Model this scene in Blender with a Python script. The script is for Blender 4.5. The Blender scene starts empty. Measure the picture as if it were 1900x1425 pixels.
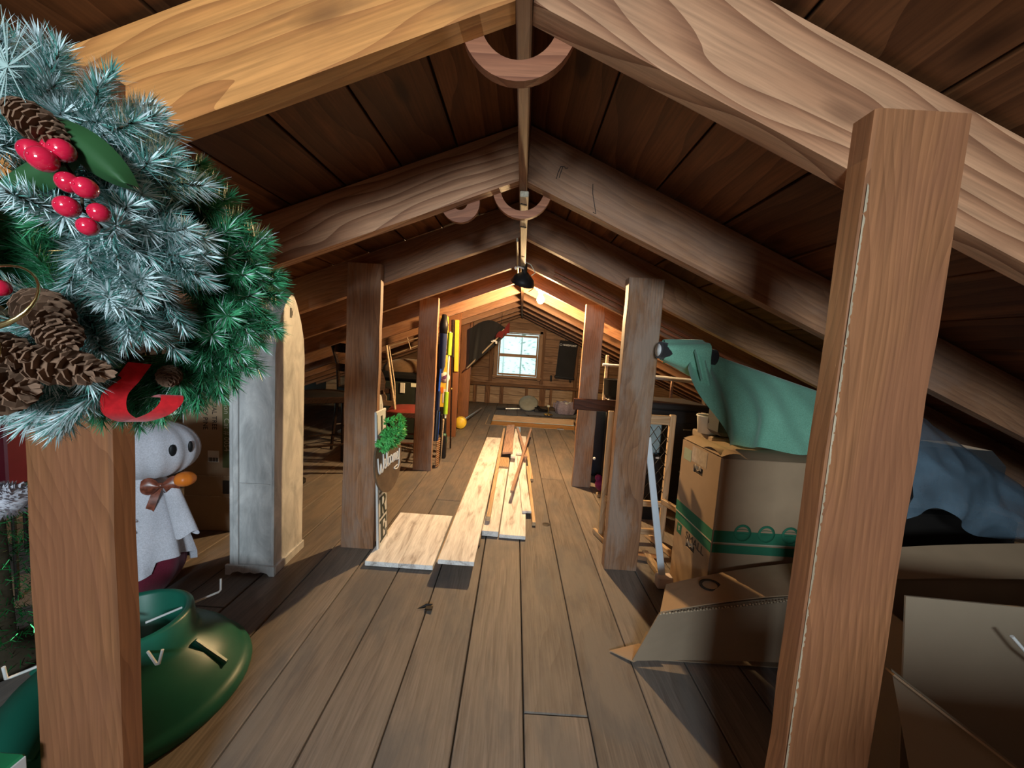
import bpy, math, random
from mathutils import Vector, Matrix, Euler, noise as mnoise
random.seed(11)
S = bpy.context.scene
COL = S.collection
PI = math.pi

# ------------------------------------------------------------------ camera, light, exposure
cd = bpy.data.cameras.new('camera'); cam = bpy.data.objects.new('camera', cd); COL.objects.link(cam)
cd.sensor_width = 36.0; cd.lens = 36.0 * 690.0 / 1900.0; cd.clip_start = 0.02
cam.matrix_world = Matrix(((0.99790718, -0.06450809, 0.00446755, 0.0),
                           (0.01010564, 0.08734158, -0.99612716, 0.0),
                           (0.06386806, 0.9940876, 0.08781069, 1.10),
                           (0, 0, 0, 1)))
S.camera = cam
S.view_settings.view_transform = 'Standard'; S.view_settings.look = 'None'
S.view_settings.gamma = 1.0; S.view_settings.use_curve_mapping = False
S.view_settings.exposure = 0.85
W = bpy.data.worlds.new('sky'); S.world = W; W.use_nodes = True
W.node_tree.nodes['Background'].inputs['Color'].default_value = (0.41, 0.565, 0.555, 1)
W.node_tree.nodes['Background'].inputs['Strength'].default_value = 1.3
BULB_W = 100.0            # incandescent bulb, emitted from its own glass
def area(name, loc, rot, sx, sy, power, color):
    l = bpy.data.lights.new(name, 'AREA'); l.shape = 'RECTANGLE'; l.size = sx; l.size_y = sy
    l.energy = power; l.color = color
    o = bpy.data.objects.new(name, l); COL.objects.link(o); o.location = loc; o.rotation_euler = rot
    return o
# daylight entering through the window in the gable behind the camera
area('daylight', (-0.18, -1.66, 1.30), (math.radians(90), 0, 0), 0.56, 0.42, 41.0, (0.76, 0.91, 1.0))

# ------------------------------------------------------------------ materials
MATS = {}
class NT:
    def __init__(s, name, rough=0.6, spec=0.3, metal=0.0):
        s.m = bpy.data.materials.new(name); s.m.use_nodes = True; s.t = s.m.node_tree
        s.b = s.t.nodes['Principled BSDF']
        s.b.inputs['Roughness'].default_value = rough; s.b.inputs['Metallic'].default_value = metal
        s.b.inputs['Specular IOR Level'].default_value = spec
        s.tc = s.n('ShaderNodeTexCoord'); s.oi = s.n('ShaderNodeObjectInfo')
    def n(s, t, **k):
        x = s.t.nodes.new(t)
        for a, v in k.items(): setattr(x, a, v)
        return x
    def l(s, a, b): s.t.links.new(a, b)
    def mapping(s, scale, src=None, loc_rand=True):
        m = s.n('ShaderNodeMapping'); m.inputs['Scale'].default_value = scale
        s.l(src or s.tc.outputs['Object'], m.inputs['Vector'])
        if loc_rand:
            c = s.n('ShaderNodeCombineXYZ')
            for i, f in enumerate((37.0, 11.3, 23.7)):
                k = s.n('ShaderNodeMath', operation='MULTIPLY'); k.inputs[1].default_value = f
                s.l(s.oi.outputs['Random'], k.inputs[0]); s.l(k.outputs[0], c.inputs[i])
            s.l(c.outputs[0], m.inputs['Location'])
        return m.outputs[0]
    def noise(s, vec, scale, detail=4, rough=0.55, dist=0.0):
        x = s.n('ShaderNodeTexNoise'); x.inputs['Scale'].default_value = scale
        x.inputs['Detail'].default_value = detail; x.inputs['Roughness'].default_value = rough
        x.inputs['Distortion'].default_value = dist
        s.l(vec, x.inputs['Vector']); return x.outputs['Fac']
    def ramp(s, fac, stops, interp='LINEAR'):
        r = s.n('ShaderNodeValToRGB'); r.color_ramp.interpolation = interp
        e = r.color_ramp.elements
        while len(e) < len(stops): e.new(0.5)
        for i, (p, c) in enumerate(stops):
            e[i].position = p; e[i].color = (c, c, c, 1) if isinstance(c, (int, float)) else (*c, 1)
        s.l(fac, r.inputs[0]); return r.outputs[0]
    def mix(s, fac, a, b, mode='MIX'):
        x = s.n('ShaderNodeMix', data_type='RGBA', blend_type=mode)
        for v, i in ((fac, 0), (a, 6), (b, 7)):
            if isinstance(v, (int, float)): x.inputs[i].default_value = v if i == 0 else (v, v, v, 1)
            elif isinstance(v, tuple): x.inputs[i].default_value = (*v, 1)
            else: s.l(v, x.inputs[i])
        return x.outputs[2]
    def tint(s, col, lo, hi):
        r = s.n('ShaderNodeMapRange'); r.inputs[3].default_value = lo; r.inputs[4].default_value = hi
        s.l(s.oi.outputs['Random'], r.inputs[0])
        return s.mix(1.0, col, r.outputs[0], 'MULTIPLY')
    def out(s, col, bump=None, strength=0.3, dist=0.003):
        if isinstance(col, tuple): s.b.inputs['Base Color'].default_value = (*col, 1)
        else: s.l(col, s.b.inputs['Base Color'])
        if bump is not None:
            b = s.n('ShaderNodeBump'); b.inputs['Strength'].default_value = strength; b.inputs['Distance'].default_value = dist
            s.l(bump, b.inputs['Height']); s.l(b.outputs[0], s.b.inputs['Normal'])
        return s.m

def wood(name, light, mid, dark, rough=0.6, rings=26.0, contrast=1.0, stain=0.0, stain_col=(0.05, 0.04, 0.035),
         knots=0.5, tint=(0.8, 1.15), dust=0.0, dust_col=(0.42, 0.38, 0.33)):
    """grain runs along the local X axis of the board"""
    k = NT(name, rough, 0.25)
    v = k.mapping((0.045, 1.0, 1.0))
    lowv = k.mapping((1.1, 4.0, 4.0))
    low = k.noise(lowv, 1.0, 2)
    # growth rings around a pith that wanders along the board
    add = k.n('ShaderNodeVectorMath', operation='MULTIPLY_ADD')
    comb = k.n('ShaderNodeCombineXYZ'); k.l(low, comb.inputs[1]); k.l(low, comb.inputs[2])
    k.l(comb.outputs[0], add.inputs[0]); add.inputs[1].default_value = (0, 0.13, 0.13); k.l(v, add.inputs[2])
    w = k.n('ShaderNodeTexWave', wave_type='BANDS', bands_direction='DIAGONAL', wave_profile='SAW')
    w.inputs['Scale'].default_value = rings; w.inputs['Distortion'].default_value = 1.6
    w.inputs['Detail'].default_value = 3; w.inputs['Detail Scale'].default_value = 0.8
    k.l(add.outputs[0], w.inputs['Vector'])
    ring = w.outputs['Fac']
    fib = k.noise(k.mapping((6.0, 160.0, 160.0)), 1.0, 3)
    c0 = k.ramp(ring, ((0.0, light), (0.62, mid), (1.0, dark)))
    c1 = k.mix(1.0 - contrast, c0, mid)
    f2 = k.ramp(fib, ((0.3, 0.72), (0.7, 1.12)))
    c2 = k.mix(1.0, c1, f2, 'MULTIPLY')
    # knots
    if knots:
        vo = k.n('ShaderNodeTexVoronoi'); vo.inputs['Scale'].default_value = 1.3
        k.l(k.mapping((2.2, 6.0, 6.0)), vo.inputs['Vector'])
        kn = k.ramp(vo.outputs['Distance'], ((0.10, 1.0), (0.20, 0.0)))
        kk = k.mix(1.0, kn, knots, 'MULTIPLY')
        c2 = k.mix(kk, c2, tuple(x * 0.45 for x in dark))
    c3 = k.tint(c2, *tint)
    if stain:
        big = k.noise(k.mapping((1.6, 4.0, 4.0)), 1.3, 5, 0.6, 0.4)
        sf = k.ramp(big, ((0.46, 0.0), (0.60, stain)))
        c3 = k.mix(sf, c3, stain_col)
    if dust:
        big = k.noise(k.mapping((2.5, 7.0, 7.0)), 1.0, 6, 0.65)
        sf = k.ramp(big, ((0.44, 0.0), (0.60, dust)))
        c3 = k.mix(sf, c3, dust_col)
    hm = k.mix(0.4, fib, ring)
    return k.out(c3, hm, 0.25, 0.0015)

M = MATS
M['rafter'] = wood('rafter_wood', (0.35, 0.18, 0.095), (0.29, 0.14, 0.072), (0.185, 0.085, 0.045), 0.6, 24, 0.55, 0.45, (0.13, 0.062, 0.038), 0.75, dust=0.35, dust_col=(0.27, 0.18, 0.135))
M['rafter_grain'] = wood('long_grained_rafter_wood', (0.42, 0.225, 0.125), (0.35, 0.17, 0.09), (0.19, 0.08, 0.04), 0.55, 17, 1.0, 0.25, (0.14, 0.06, 0.035), 0.9)
M['post'] = wood('post_wood', (0.34, 0.145, 0.064), (0.27, 0.112, 0.048), (0.17, 0.066, 0.028), 0.5, 40, 0.45, 0.45, (0.20, 0.078, 0.042), 0.35)
M['post_grey'] = wood('dusty_post_wood', (0.40, 0.205, 0.105), (0.33, 0.165, 0.085), (0.21, 0.10, 0.055), 0.6, 30, 0.6, 0.4, (0.17, 0.085, 0.05), 0.4, dust=0.55, dust_col=(0.34, 0.27, 0.22))
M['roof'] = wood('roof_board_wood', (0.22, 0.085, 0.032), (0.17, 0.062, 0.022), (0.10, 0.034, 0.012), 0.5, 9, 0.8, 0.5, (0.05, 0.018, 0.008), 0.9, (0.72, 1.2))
M['floor'] = wood('floor_board_wood', (0.225, 0.190, 0.162), (0.190, 0.158, 0.134), (0.135, 0.108, 0.090), 0.62, 12, 0.5, 0.75, (0.122, 0.116, 0.114), 0.2, (0.85, 1.12), 0.34, (0.27, 0.225, 0.18))
M['rafter_orange'] = wood('orange_rafter_wood', (0.54, 0.24, 0.075), (0.46, 0.19, 0.055), (0.28, 0.10, 0.03), 0.5, 22, 0.7, 0.5, (0.16, 0.07, 0.03), 0.6)
M['siding'] = wood('siding_wood', (0.40, 0.235, 0.135), (0.33, 0.185, 0.10), (0.20, 0.10, 0.05), 0.65, 10, 0.7, 0.4, (0.15, 0.08, 0.045), 0.6)
M['stud'] = wood('stud_wood', (0.30, 0.155, 0.075), (0.24, 0.115, 0.052), (0.13, 0.058, 0.026), 0.65, 16, 0.7, 0.3, (0.08, 0.04, 0.02), 0.3)
M['palesiding'] = wood('pale_lower_boards', (0.52, 0.37, 0.235), (0.45, 0.31, 0.19), (0.32, 0.20, 0.115), 0.65, 10, 0.7, 0.35, (0.24, 0.14, 0.08), 0.4)
M['trimwood'] = wood('window_trim_wood', (0.46, 0.27, 0.14), (0.40, 0.22, 0.105), (0.28, 0.145, 0.065), 0.5, 20, 0.7, 0, knots=0)
M['pine'] = wood('fresh_pine', (0.62, 0.46, 0.29), (0.55, 0.385, 0.225), (0.42, 0.27, 0.14), 0.5, 24, 0.7, 0, knots=0.2)
M['pinkpine'] = wood('pink_pine', (0.50, 0.34, 0.25), (0.44, 0.28, 0.20), (0.32, 0.19, 0.13), 0.5, 20, 0.7, 0.3, (0.2, 0.12, 0.09), 0.2)
M['orangepine'] = wood('orange_pine', (0.62, 0.33, 0.11), (0.54, 0.27, 0.085), (0.40, 0.18, 0.05), 0.5, 24, 0.6, 0, knots=0.3)
M['ring'] = wood('plywood_ring', (0.36, 0.145, 0.075), (0.29, 0.11, 0.055), (0.19, 0.066, 0.034), 0.5, 16, 0.8, 0.3, (0.13, 0.05, 0.03), 0)
M['darkchair'] = wood('dark_chair_wood', (0.030, 0.017, 0.012), (0.022, 0.012, 0.009), (0.012, 0.007, 0.005), 0.25, 20, 0.8, 0, knots=0)
M['redwood'] = wood('mahogany_wood', (0.12, 0.045, 0.026), (0.09, 0.032, 0.018), (0.05, 0.017, 0.010), 0.35, 20, 0.8, 0, knots=0)
M['palewood'] = wood('pale_carved_wood', (0.50, 0.40, 0.28), (0.44, 0.34, 0.23), (0.33, 0.24, 0.15), 0.5, 20, 0.6, 0, knots=0)
M['lath'] = wood('pale_lath', (0.62, 0.56, 0.44), (0.56, 0.50, 0.38), (0.45, 0.38, 0.27), 0.6, 20, 0.5, 0, knots=0)

def whitewash():
    k = NT('whitewashed_plank', 0.55, 0.3)
    v = k.mapping((2.6, 16.0, 16.0)); a = k.noise(v, 1.2, 6, 0.62, 0.6)
    f = k.ramp(a, ((0.44, 0.0), (0.56, 0.3), (0.68, 1.0)))
    fib = k.noise(k.mapping((8.0, 150.0, 150.0)), 1.0, 2)
    ff = k.ramp(fib, ((0.3, 0.82), (0.7, 1.05)))
    c = k.mix(f, (0.90, 0.88, 0.85), (0.42, 0.37, 0.34))
    return k.out(k.tint(k.mix(1.0, c, ff, 'MULTIPLY'), 0.93, 1.08), fib, 0.2, 0.001)
M['whitewash'] = whitewash()

def limed():
    k = NT('limed_grey_paint', 0.5, 0.35)
    a = k.noise(k.mapping((9.0, 9.0, 3.5)), 1.2, 7, 0.65, 0.8)
    b = k.noise(k.mapping((40.0, 40.0, 6.0)), 1.0, 4)
    c = k.ramp(a, ((0.36, (0.44, 0.45, 0.45)), (0.50, (0.60, 0.605, 0.60)), (0.64, (0.76, 0.76, 0.745))))
    f = k.ramp(b, ((0.3, 0.9), (0.7, 1.06)))
    return k.out(k.mix(1.0, c, f, 'MULTIPLY'), a, 0.15, 0.001)
M['limed'] = limed()

def plain(name, col, rough=0.5, spec=0.4, metal=0.0, var=0.12, scale=12.0, bump=0.1, coat=0.0):
    k = NT(name, rough, spec, metal)
    a = k.noise(k.mapping((1, 1, 1)), scale, 5)
    f = k.ramp(a, ((0.3, 1.0 - var), (0.7, 1.0 + var)))
    if coat: k.b.inputs['Coat Weight'].default_value = coat
    return k.out(k.mix(1.0, col, f, 'MULTIPLY'), a, bump, 0.001)
def fabric(name, col, scale=240.0, var=0.15, sheen=0.2):
    k = NT(name, 0.9, 0.1)
    a = k.noise(k.mapping((1, 1, 1)), scale, 2); b = k.noise(k.mapping((1, 1, 1)), 6.0, 4)
    f = k.ramp(a, ((0.3, 1.0 - var), (0.7, 1.0 + var))); g = k.ramp(b, ((0.3, 0.9), (0.7, 1.08)))
    k.b.inputs['Sheen Weight'].default_value = sheen
    return k.out(k.mix(1.0, k.mix(1.0, col, f, 'MULTIPLY'), g, 'MULTIPLY'), a, 0.25, 0.0006)
def emis(name, col, s):
    k = NT(name); k.b.inputs['Emission Color'].default_value = (*col, 1); k.b.inputs['Emission Strength'].default_value = s
    return k.out(col)
M['cardboard'] = plain('cardboard', (0.36, 0.245, 0.15), 0.8, 0.15, var=0.1, scale=5, bump=0.05)
M['cardboard2'] = plain('greyer_cardboard', (0.27, 0.205, 0.14), 0.8, 0.15, var=0.08, scale=5, bump=0.05)
M['cardedge'] = plain('cardboard_torn_edge', (0.46, 0.35, 0.23), 0.9, 0.1, var=0.3, scale=90, bump=0.5)
M['tape'] = plain('clear_tape', (0.46, 0.36, 0.25), 0.18, 0.6, var=0.2, scale=40, bump=0.4)
M['greenprint'] = plain('green_print', (0.028, 0.155, 0.085), 0.7, 0.2)
M['palegreenprint'] = plain('pale_green_print', (0.30, 0.36, 0.26), 0.7, 0.2)
M['darkprint'] = plain('dark_print', (0.045, 0.035, 0.028), 0.7, 0.2)
M['oliveprint'] = plain('olive_print', (0.10, 0.115, 0.045), 0.7, 0.2)
M['paleprint'] = plain('pale_print', (0.42, 0.38, 0.27), 0.7, 0.2)
M['paper'] = plain('paper_label', (0.66, 0.65, 0.60), 0.7, 0.2, var=0.05)
M['black'] = plain('black_plastic', (0.010, 0.010, 0.011), 0.5, 0.25)
M['blackcloth'] = fabric('black_cloth', (0.018, 0.017, 0.018))
M['charcoal'] = fabric('charcoal_cloth', (0.030, 0.029, 0.030))
M['whitecloth'] = fabric('white_ghost_cloth', (0.60, 0.60, 0.66))
M['maroon'] = fabric('maroon_cloth', (0.16, 0.018, 0.038))
M['redcloth'] = fabric('dark_red_cloth', (0.13, 0.018, 0.018))
M['redfelt'] = fabric('red_felt', (0.62, 0.012, 0.018), 150)
M['greencloth'] = fabric('green_cloth', (0.19, 0.42, 0.30))
M['orange'] = plain('orange_pumpkin', (0.72, 0.19, 0.02), 0.4, 0.4)
M['bow'] = plain('brown_satin_bow', (0.20, 0.055, 0.03), 0.3, 0.5, var=0.5, scale=70)
M['standgreen'] = plain('green_stand_plastic', (0.010, 0.115, 0.075), 0.38, 0.45, var=0.08, bump=0.03)
M['steel'] = plain('steel', (0.62, 0.62, 0.60), 0.3, 0.5, 1.0)
M['whitemetal'] = plain('white_coated_steel', (0.80, 0.80, 0.78), 0.35, 0.5)
M['brass'] = plain('brass', (0.75, 0.52, 0.16), 0.3, 0.5, 1.0)
M['gold'] = plain('gold_ring', (0.72, 0.62, 0.30), 0.22, 0.5, 1.0)
M['berry'] = plain('red_berry', (0.55, 0.012, 0.045), 0.12, 0.6, var=0.08, bump=0.0, coat=0.6)
M['cone'] = plain('pine_cone_scale', (0.155, 0.088, 0.055), 0.7, 0.2, var=0.35, scale=60)
M['leafdark'] = plain('dark_green_leaf', (0.020, 0.070, 0.022), 0.5, 0.3)
M['needle'] = plain('green_needle', (0.035, 0.165, 0.098), 0.42, 0.45, var=0.25, scale=30, bump=0)
M['needle2'] = plain('fresh_green_needle', (0.05, 0.27, 0.12), 0.40, 0.45, var=0.25, scale=30, bump=0)
M['needleblue'] = plain('bluish_needle', (0.10, 0.29, 0.25), 0.5, 0.4, var=0.2, scale=30, bump=0)
M['frost'] = plain('frosted_needle', (0.58, 0.69, 0.70), 0.75, 0.2, var=0.15, scale=40, bump=0)
M['palespray'] = plain('pale_needle_spray', (0.27, 0.36, 0.34), 0.7, 0.2, bump=0)
M['twig'] = plain('brown_twig', (0.05, 0.04, 0.025), 0.8, 0.1)
M['tinsel'] = plain('green_tinsel', (0.02, 0.24, 0.06), 0.18, 0.6, 0.7)
M['darkred'] = plain('dark_red_box', (0.10, 0.006, 0.014), 0.35, 0.5)
M['brightgreen'] = plain('bright_green_card', (0.02, 0.23, 0.09), 0.4, 0.4)
M['sprig'] = plain('bright_green_leaf', (0.14, 0.58, 0.16), 0.5, 0.3, var=0.3, scale=50)
M['signbrown'] = plain('brown_stained_sign', (0.15, 0.10, 0.062), 0.5, 0.3, var=0.25, scale=20)
M['signwhite'] = plain('white_sign_board', (0.70, 0.71, 0.70), 0.5, 0.3, var=0.06)
M['letterdark'] = plain('dark_green_letter', (0.014, 0.026, 0.020), 0.5, 0.3)
M['letterwhite'] = plain('white_letter', (0.82, 0.82, 0.80), 0.5, 0.3, var=0.03)
M['redseat'] = plain('red_vinyl', (0.19, 0.034, 0.028), 0.4, 0.4)
M['trunk'] = plain('dark_green_trunk', (0.022, 0.026, 0.020), 0.5, 0.3)
M['sack'] = fabric('brown_sack', (0.13, 0.078, 0.042), 60)
M['navy'] = fabric('navy_nylon', (0.012, 0.022, 0.07), 160)
M['bluemetal'] = plain('blue_metal', (0.03, 0.10, 0.42), 0.18, 0.5, 0.6)
M['grip'] = plain('blue_black_grip', (0.010, 0.016, 0.028), 0.25, 0.5)
M['lime'] = plain('lime_foam', (0.30, 0.52, 0.03), 0.7, 0.2)
M['palepole'] = plain('pale_enamel', (0.72, 0.74, 0.60), 0.25, 0.5)
M['yellowbox'] = plain('yellow_carton', (0.85, 0.55, 0.06), 0.5, 0.3, var=0.15, scale=8)
M['yellow'] = plain('yellow_level', (0.85, 0.58, 0.05), 0.4, 0.4)
M['orangeletter'] = plain('orange_letter', (0.75, 0.13, 0.02), 0.5, 0.3)
M['purpleletter'] = plain('purple_letter', (0.16, 0.05, 0.14), 0.5, 0.3)
M['pinkwhite'] = plain('pale_pink_disc', (0.72, 0.62, 0.58), 0.5, 0.3)
M['racketcover'] = plain('grey_green_cover', (0.30, 0.315, 0.27), 0.5, 0.3)
M['basket'] = plain('mauve_grey_basket', (0.27, 0.235, 0.30), 0.6, 0.3, var=0.3, scale=60, bump=0.5)
M['pvc'] = plain('white_pvc', (0.64, 0.67, 0.68), 0.35, 0.4)
M['bluewhite'] = plain('blue_white_strip', (0.62, 0.69, 0.76), 0.4, 0.4, var=0.05)
M['darkstove'] = plain('dark_grey_cabinet', (0.030, 0.030, 0.033), 0.5, 0.3)
M['blueglass'] = plain('pale_blue_package', (0.30, 0.48, 0.58), 0.4, 0.4)
M['purple'] = plain('purple_toy', (0.16, 0.01, 0.09), 0.5, 0.3)
M['rust'] = plain('dark_iron', (0.03, 0.025, 0.022), 0.6, 0.4, 0.6)
M['graphite'] = plain('pencil_mark', (0.035, 0.028, 0.026), 0.6, 0.2)
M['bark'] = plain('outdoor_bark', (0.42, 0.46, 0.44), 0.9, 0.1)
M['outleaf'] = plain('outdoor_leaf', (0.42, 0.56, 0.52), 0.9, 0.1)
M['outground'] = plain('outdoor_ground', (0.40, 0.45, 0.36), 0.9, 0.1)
M['bulb'] = emis('lit_bulb_glass', (1.0, 0.66, 0.32), BULB_W / (PI * 4 * PI * 0.032 ** 2))
M['porcelain'] = plain('porcelain', (0.75, 0.72, 0.66), 0.25, 0.5)
def glassmat(name, col, rough, alpha):
    k = NT(name, rough, 0.5)
    k.b.inputs['Transmission Weight'].default_value = 1.0; k.b.inputs['Alpha'].default_value = alpha
    k.b.inputs['IOR'].default_value = 1.15
    return k.out(col)
M['glass'] = glassmat('window_glass', (0.95, 1.0, 1.0), 0.0, 0.25)
def plasticfilm():
    k = NT('plastic_film', 0.22, 0.6)
    a = k.noise(k.mapping((1, 1, 1)), 9, 5)
    k.b.inputs['Transmission Weight'].default_value = 0.25
    f = k.ramp(a, ((0.35, 0.55), (0.7, 0.9))); k.l(f, k.b.inputs['Alpha'])
    return k.out((0.16, 0.24, 0.31), a, 0.25, 0.004)
M['film'] = plasticfilm()

# ------------------------------------------------------------------ builders
def link(name, data, parent=None, loc=None, rot=None, mat=None):
    o = bpy.data.objects.new(name, data); COL.objects.link(o)
    if parent is not None: o.parent = parent
    if loc is not None: o.location = loc
    if rot is not None: o.rotation_euler = rot
    if mat is not None:
        for mm in (mat if isinstance(mat, (list, tuple)) else [mat]):
            data.materials.append(M[mm] if isinstance(mm, str) else mm)
    return o
def tag(o, label=None, cat=None, group=None, kind=None):
    if label: o['label'] = label
    if cat: o['category'] = cat
    if group: o['group'] = group
    if kind: o['kind'] = kind
    return o
def thing(name, label, cat, loc=(0, 0, 0), rot=(0, 0, 0), group=None):
    return tag(link(name, None, None, loc, rot), label, cat, group)
class MB:
    def __init__(s): s.v = []; s.f = []; s.mi = []; s.sm = []
    def add(s, v, f, mi=0, smooth=False):
        b = len(s.v); s.v += [tuple(x) for x in v]
        for q in f: s.f.append(tuple(i + b for i in q)); s.mi.append(mi); s.sm.append(smooth)
    def mesh(s, name):
        m = bpy.data.meshes.new(name); m.from_pydata(s.v, [], s.f)
        m.polygons.foreach_set('material_index', s.mi); m.polygons.foreach_set('use_smooth', s.sm)
        m.update(); return m
    def build(s, name, mat, parent=None, loc=None, rot=None):
        return link(name, s.mesh(name), parent, loc, rot, mat)
    def box(s, c, d, bev=0.0, mi=0, R=None, jit=0.0):
        x, y, z = (k / 2 for k in d); b = min(bev, x * .9, y * .9, z * .9)
        if b <= 0:
            v = [(sx * x, sy * y, sz * z) for sx in (-1, 1) for sy in (-1, 1) for sz in (-1, 1)]
            f = [(0, 1, 3, 2), (4, 6, 7, 5), (0, 4, 5, 1), (2, 3, 7, 6), (0, 2, 6, 4), (1, 5, 7, 3)]
        else:
            v = []; idx = {}
            for sx in (-1, 1):
                for sy in (-1, 1):
                    for sz in (-1, 1):
                        for a in range(3):
                            p = [sx * (x - b), sy * (y - b), sz * (z - b)]
                            p[a] = (sx, sy, sz)[a] * (x, y, z)[a]
                            idx[(sx, sy, sz, a)] = len(v); v.append(p)
            f = []
            for a in range(3):
                o = [k for k in range(3) if k != a]
                for sg in (-1, 1):
                    q = []
                    for (u, w) in ((-1, -1), (1, -1), (1, 1), (-1, 1)):
                        k = [0, 0, 0]; k[a] = sg; k[o[0]] = u; k[o[1]] = w; q.append(idx[(*k, a)])
                    if (sg > 0) != (a != 1): q.reverse()
                    f.append(tuple(q))
            for a in range(3):      # edges parallel to axis a
                o = [k for k in range(3) if k != a]
                for u in (-1, 1):
                    for w in (-1, 1):
                        k1 = [0, 0, 0]; k1[o[0]] = u; k1[o[1]] = w; k2 = list(k1); k1[a] = -1; k2[a] = 1
                        q = [idx[(*k1, o[0])], idx[(*k2, o[0])], idx[(*k2, o[1])], idx[(*k1, o[1])]]
                        n = (Vector(v[q[1]]) - Vector(v[q[0]])).cross(Vector(v[q[2]]) - Vector(v[q[1]]))
                        if n.dot(Vector(v[q[0]])) < 0: q.reverse()
                        f.append(tuple(q))
            for sx in (-1, 1):
                for sy in (-1, 1):
                    for sz in (-1, 1):
                        q = [idx[(sx, sy, sz, a)] for a in range(3)]
                        if sx * sy * sz < 0: q.reverse()
                        f.append(tuple(q))
        o = []
        for p in v:
            p = Vector(p)
            if jit: p += Vector((0, random.uniform(-jit, jit), random.uniform(-jit, jit)))
            if R is not None: p = R @ p
            o.append(p + Vector(c))
        s.add(o, f, mi); return s
    def tube(s, pts, r, n=10, mi=0, cap=True, smooth=True):
        pts = [Vector(p) for p in pts]; rr = r if isinstance(r, (list, tuple)) else [r] * len(pts)
        v = []; f = []; up = Vector((0, 0, 1)); ref = None
        for i, p in enumerate(pts):
            t = (pts[min(i + 1, len(pts) - 1)] - pts[max(i - 1, 0)]).normalized()
            if ref is None: ref = t.cross(up if abs(t.z) < .9 else Vector((1, 0, 0))).normalized()
            ref = (ref - t * ref.dot(t)).normalized(); b = t.cross(ref)
            for k in range(n):
                a = 2 * PI * k / n; v.append(p + (ref * math.cos(a) + b * math.sin(a)) * rr[i])
        for i in range(len(pts) - 1):
            for k in range(n): f.append((i * n + k, i * n + (k + 1) % n, (i + 1) * n + (k + 1) % n, (i + 1) * n + k))
        s.add(v, f, mi, smooth)
        if cap:
            s.add(v[:n], [tuple(range(n))[::-1]], mi); s.add(v[-n:], [tuple(range(n))], mi)
        return s
    def lathe(s, prof, n=32, mi=0, R=None, c=(0, 0, 0), smooth=True):
        v = []; f = []
        for (r, z) in prof:
            for k in range(n):
                a = 2 * PI * k / n; v.append(Vector((r * math.cos(a), r * math.sin(a), z)))
        for i in range(len(prof) - 1):
            for k in range(n): f.append((i * n + k, i * n + (k + 1) % n, (i + 1) * n + (k + 1) % n, (i + 1) * n + k))
        v = [(R @ p if R is not None else p) + Vector(c) for p in v]
        s.add(v, f, mi, smooth); return s
    def prism(s, poly, a, b, plane='xz', mi=0):
        """polygon in a plane, extruded between a and b along the third axis"""
        def P(p, t):
            return {'xz': (p[0], t, p[1]), 'xy': (p[0], p[1], t), 'yz': (t, p[0], p[1])}[plane]
        n = len(poly); v = [P(p, a) for p in poly] + [P(p, b) for p in poly]
        f = [tuple(range(n))[::-1], tuple(range(n, 2 * n))]
        f += [(i, (i + 1) % n, n + (i + 1) % n, n + i) for i in range(n)]
        s.add(v, f, mi); return s
    def grid(s, fn, nu, nv, mi=0, skip=None, smooth=True):
        v = [fn(i / nu, j / nv) for j in range(nv + 1) for i in range(nu + 1)]; f = []
        for j in range(nv):
            for i in range(nu):
                if skip and skip((i + .5) / nu, (j + .5) / nv): continue
                a = j * (nu + 1) + i; f.append((a, a + 1, a + nu + 2, a + nu + 1))
        s.add(v, f, mi, smooth); return s
    def ball(s, c, r, n=14, mi=0, sq=(1, 1, 1)):
        c = Vector(c); h = n // 2
        v = []; f = []
        for j in range(h + 1):
            t = PI * j / h
            for k in range(n):
                a = 2 * PI * k / n
                v.append(c + Vector((r * sq[0] * math.sin(t) * math.cos(a), r * sq[1] * math.sin(t) * math.sin(a), r * sq[2] * math.cos(t))))
        for j in range(h):
            for k in range(n): f.append((j * n + k, (j + 1) * n + k, (j + 1) * n + (k + 1) % n, j * n + (k + 1) % n))
        s.add(v, f, mi, True); return s
def beam_between(name, p, q, w, h, mat, parent=None, up=(0, 0, 1), bev=0.003, jit=0.0):
    """board whose local X runs p->q, local Z is as near as can be to up; origin at its middle"""
    p, q = Vector(p), Vector(q); x = (q - p); L = x.length; x.normalize()
    u = Vector(up); y = u.cross(x).normalized(); z = x.cross(y)
    m = MB().box((0, 0, 0), (L, w, h), bev, jit=jit)
    o = m.build(name, mat, parent)
    o.matrix_world = Matrix.Translation((p + q) / 2) @ Matrix((x, y, z)).transposed().to_4x4()
    if parent is not None:
        o.matrix_parent_inverse = Matrix.Identity(4)
        o.matrix_basis = parent_matrix(parent).inverted() @ Matrix.Translation((p + q) / 2) @ Matrix((x, y, z)).transposed().to_4x4()
    return o
def parent_matrix(o):
    m = Matrix.LocRotScale(o.location, o.rotation_euler, o.scale)
    return parent_matrix(o.parent) @ m if o.parent else m
def tobj(m, name, mat, loc=(0, 0, 0), rot=(0, 0, 0), label=None, cat=None, group=None):
    return tag(m.build(name, mat, None, loc, rot), label, cat, group)
def text(body, size, mat, parent, loc, rot, name='lettering', ext=0.0006, align='CENTER', sx=1.0, off=0.0):
    c = bpy.data.curves.new(name, 'FONT'); c.body = body; c.size = size; c.extrude = ext; c.align_x = align; c.align_y = 'CENTER'
    c.resolution_u = 3; c.offset = off
    tmp = link(name, c); me = bpy.data.meshes.new_from_object(tmp); bpy.data.objects.remove(tmp); bpy.data.curves.remove(c)
    me.name = name; me.materials.clear()
    o = link(name, me, parent, loc, rot, mat); o.scale = (sx, 1, 1); return o
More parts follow.
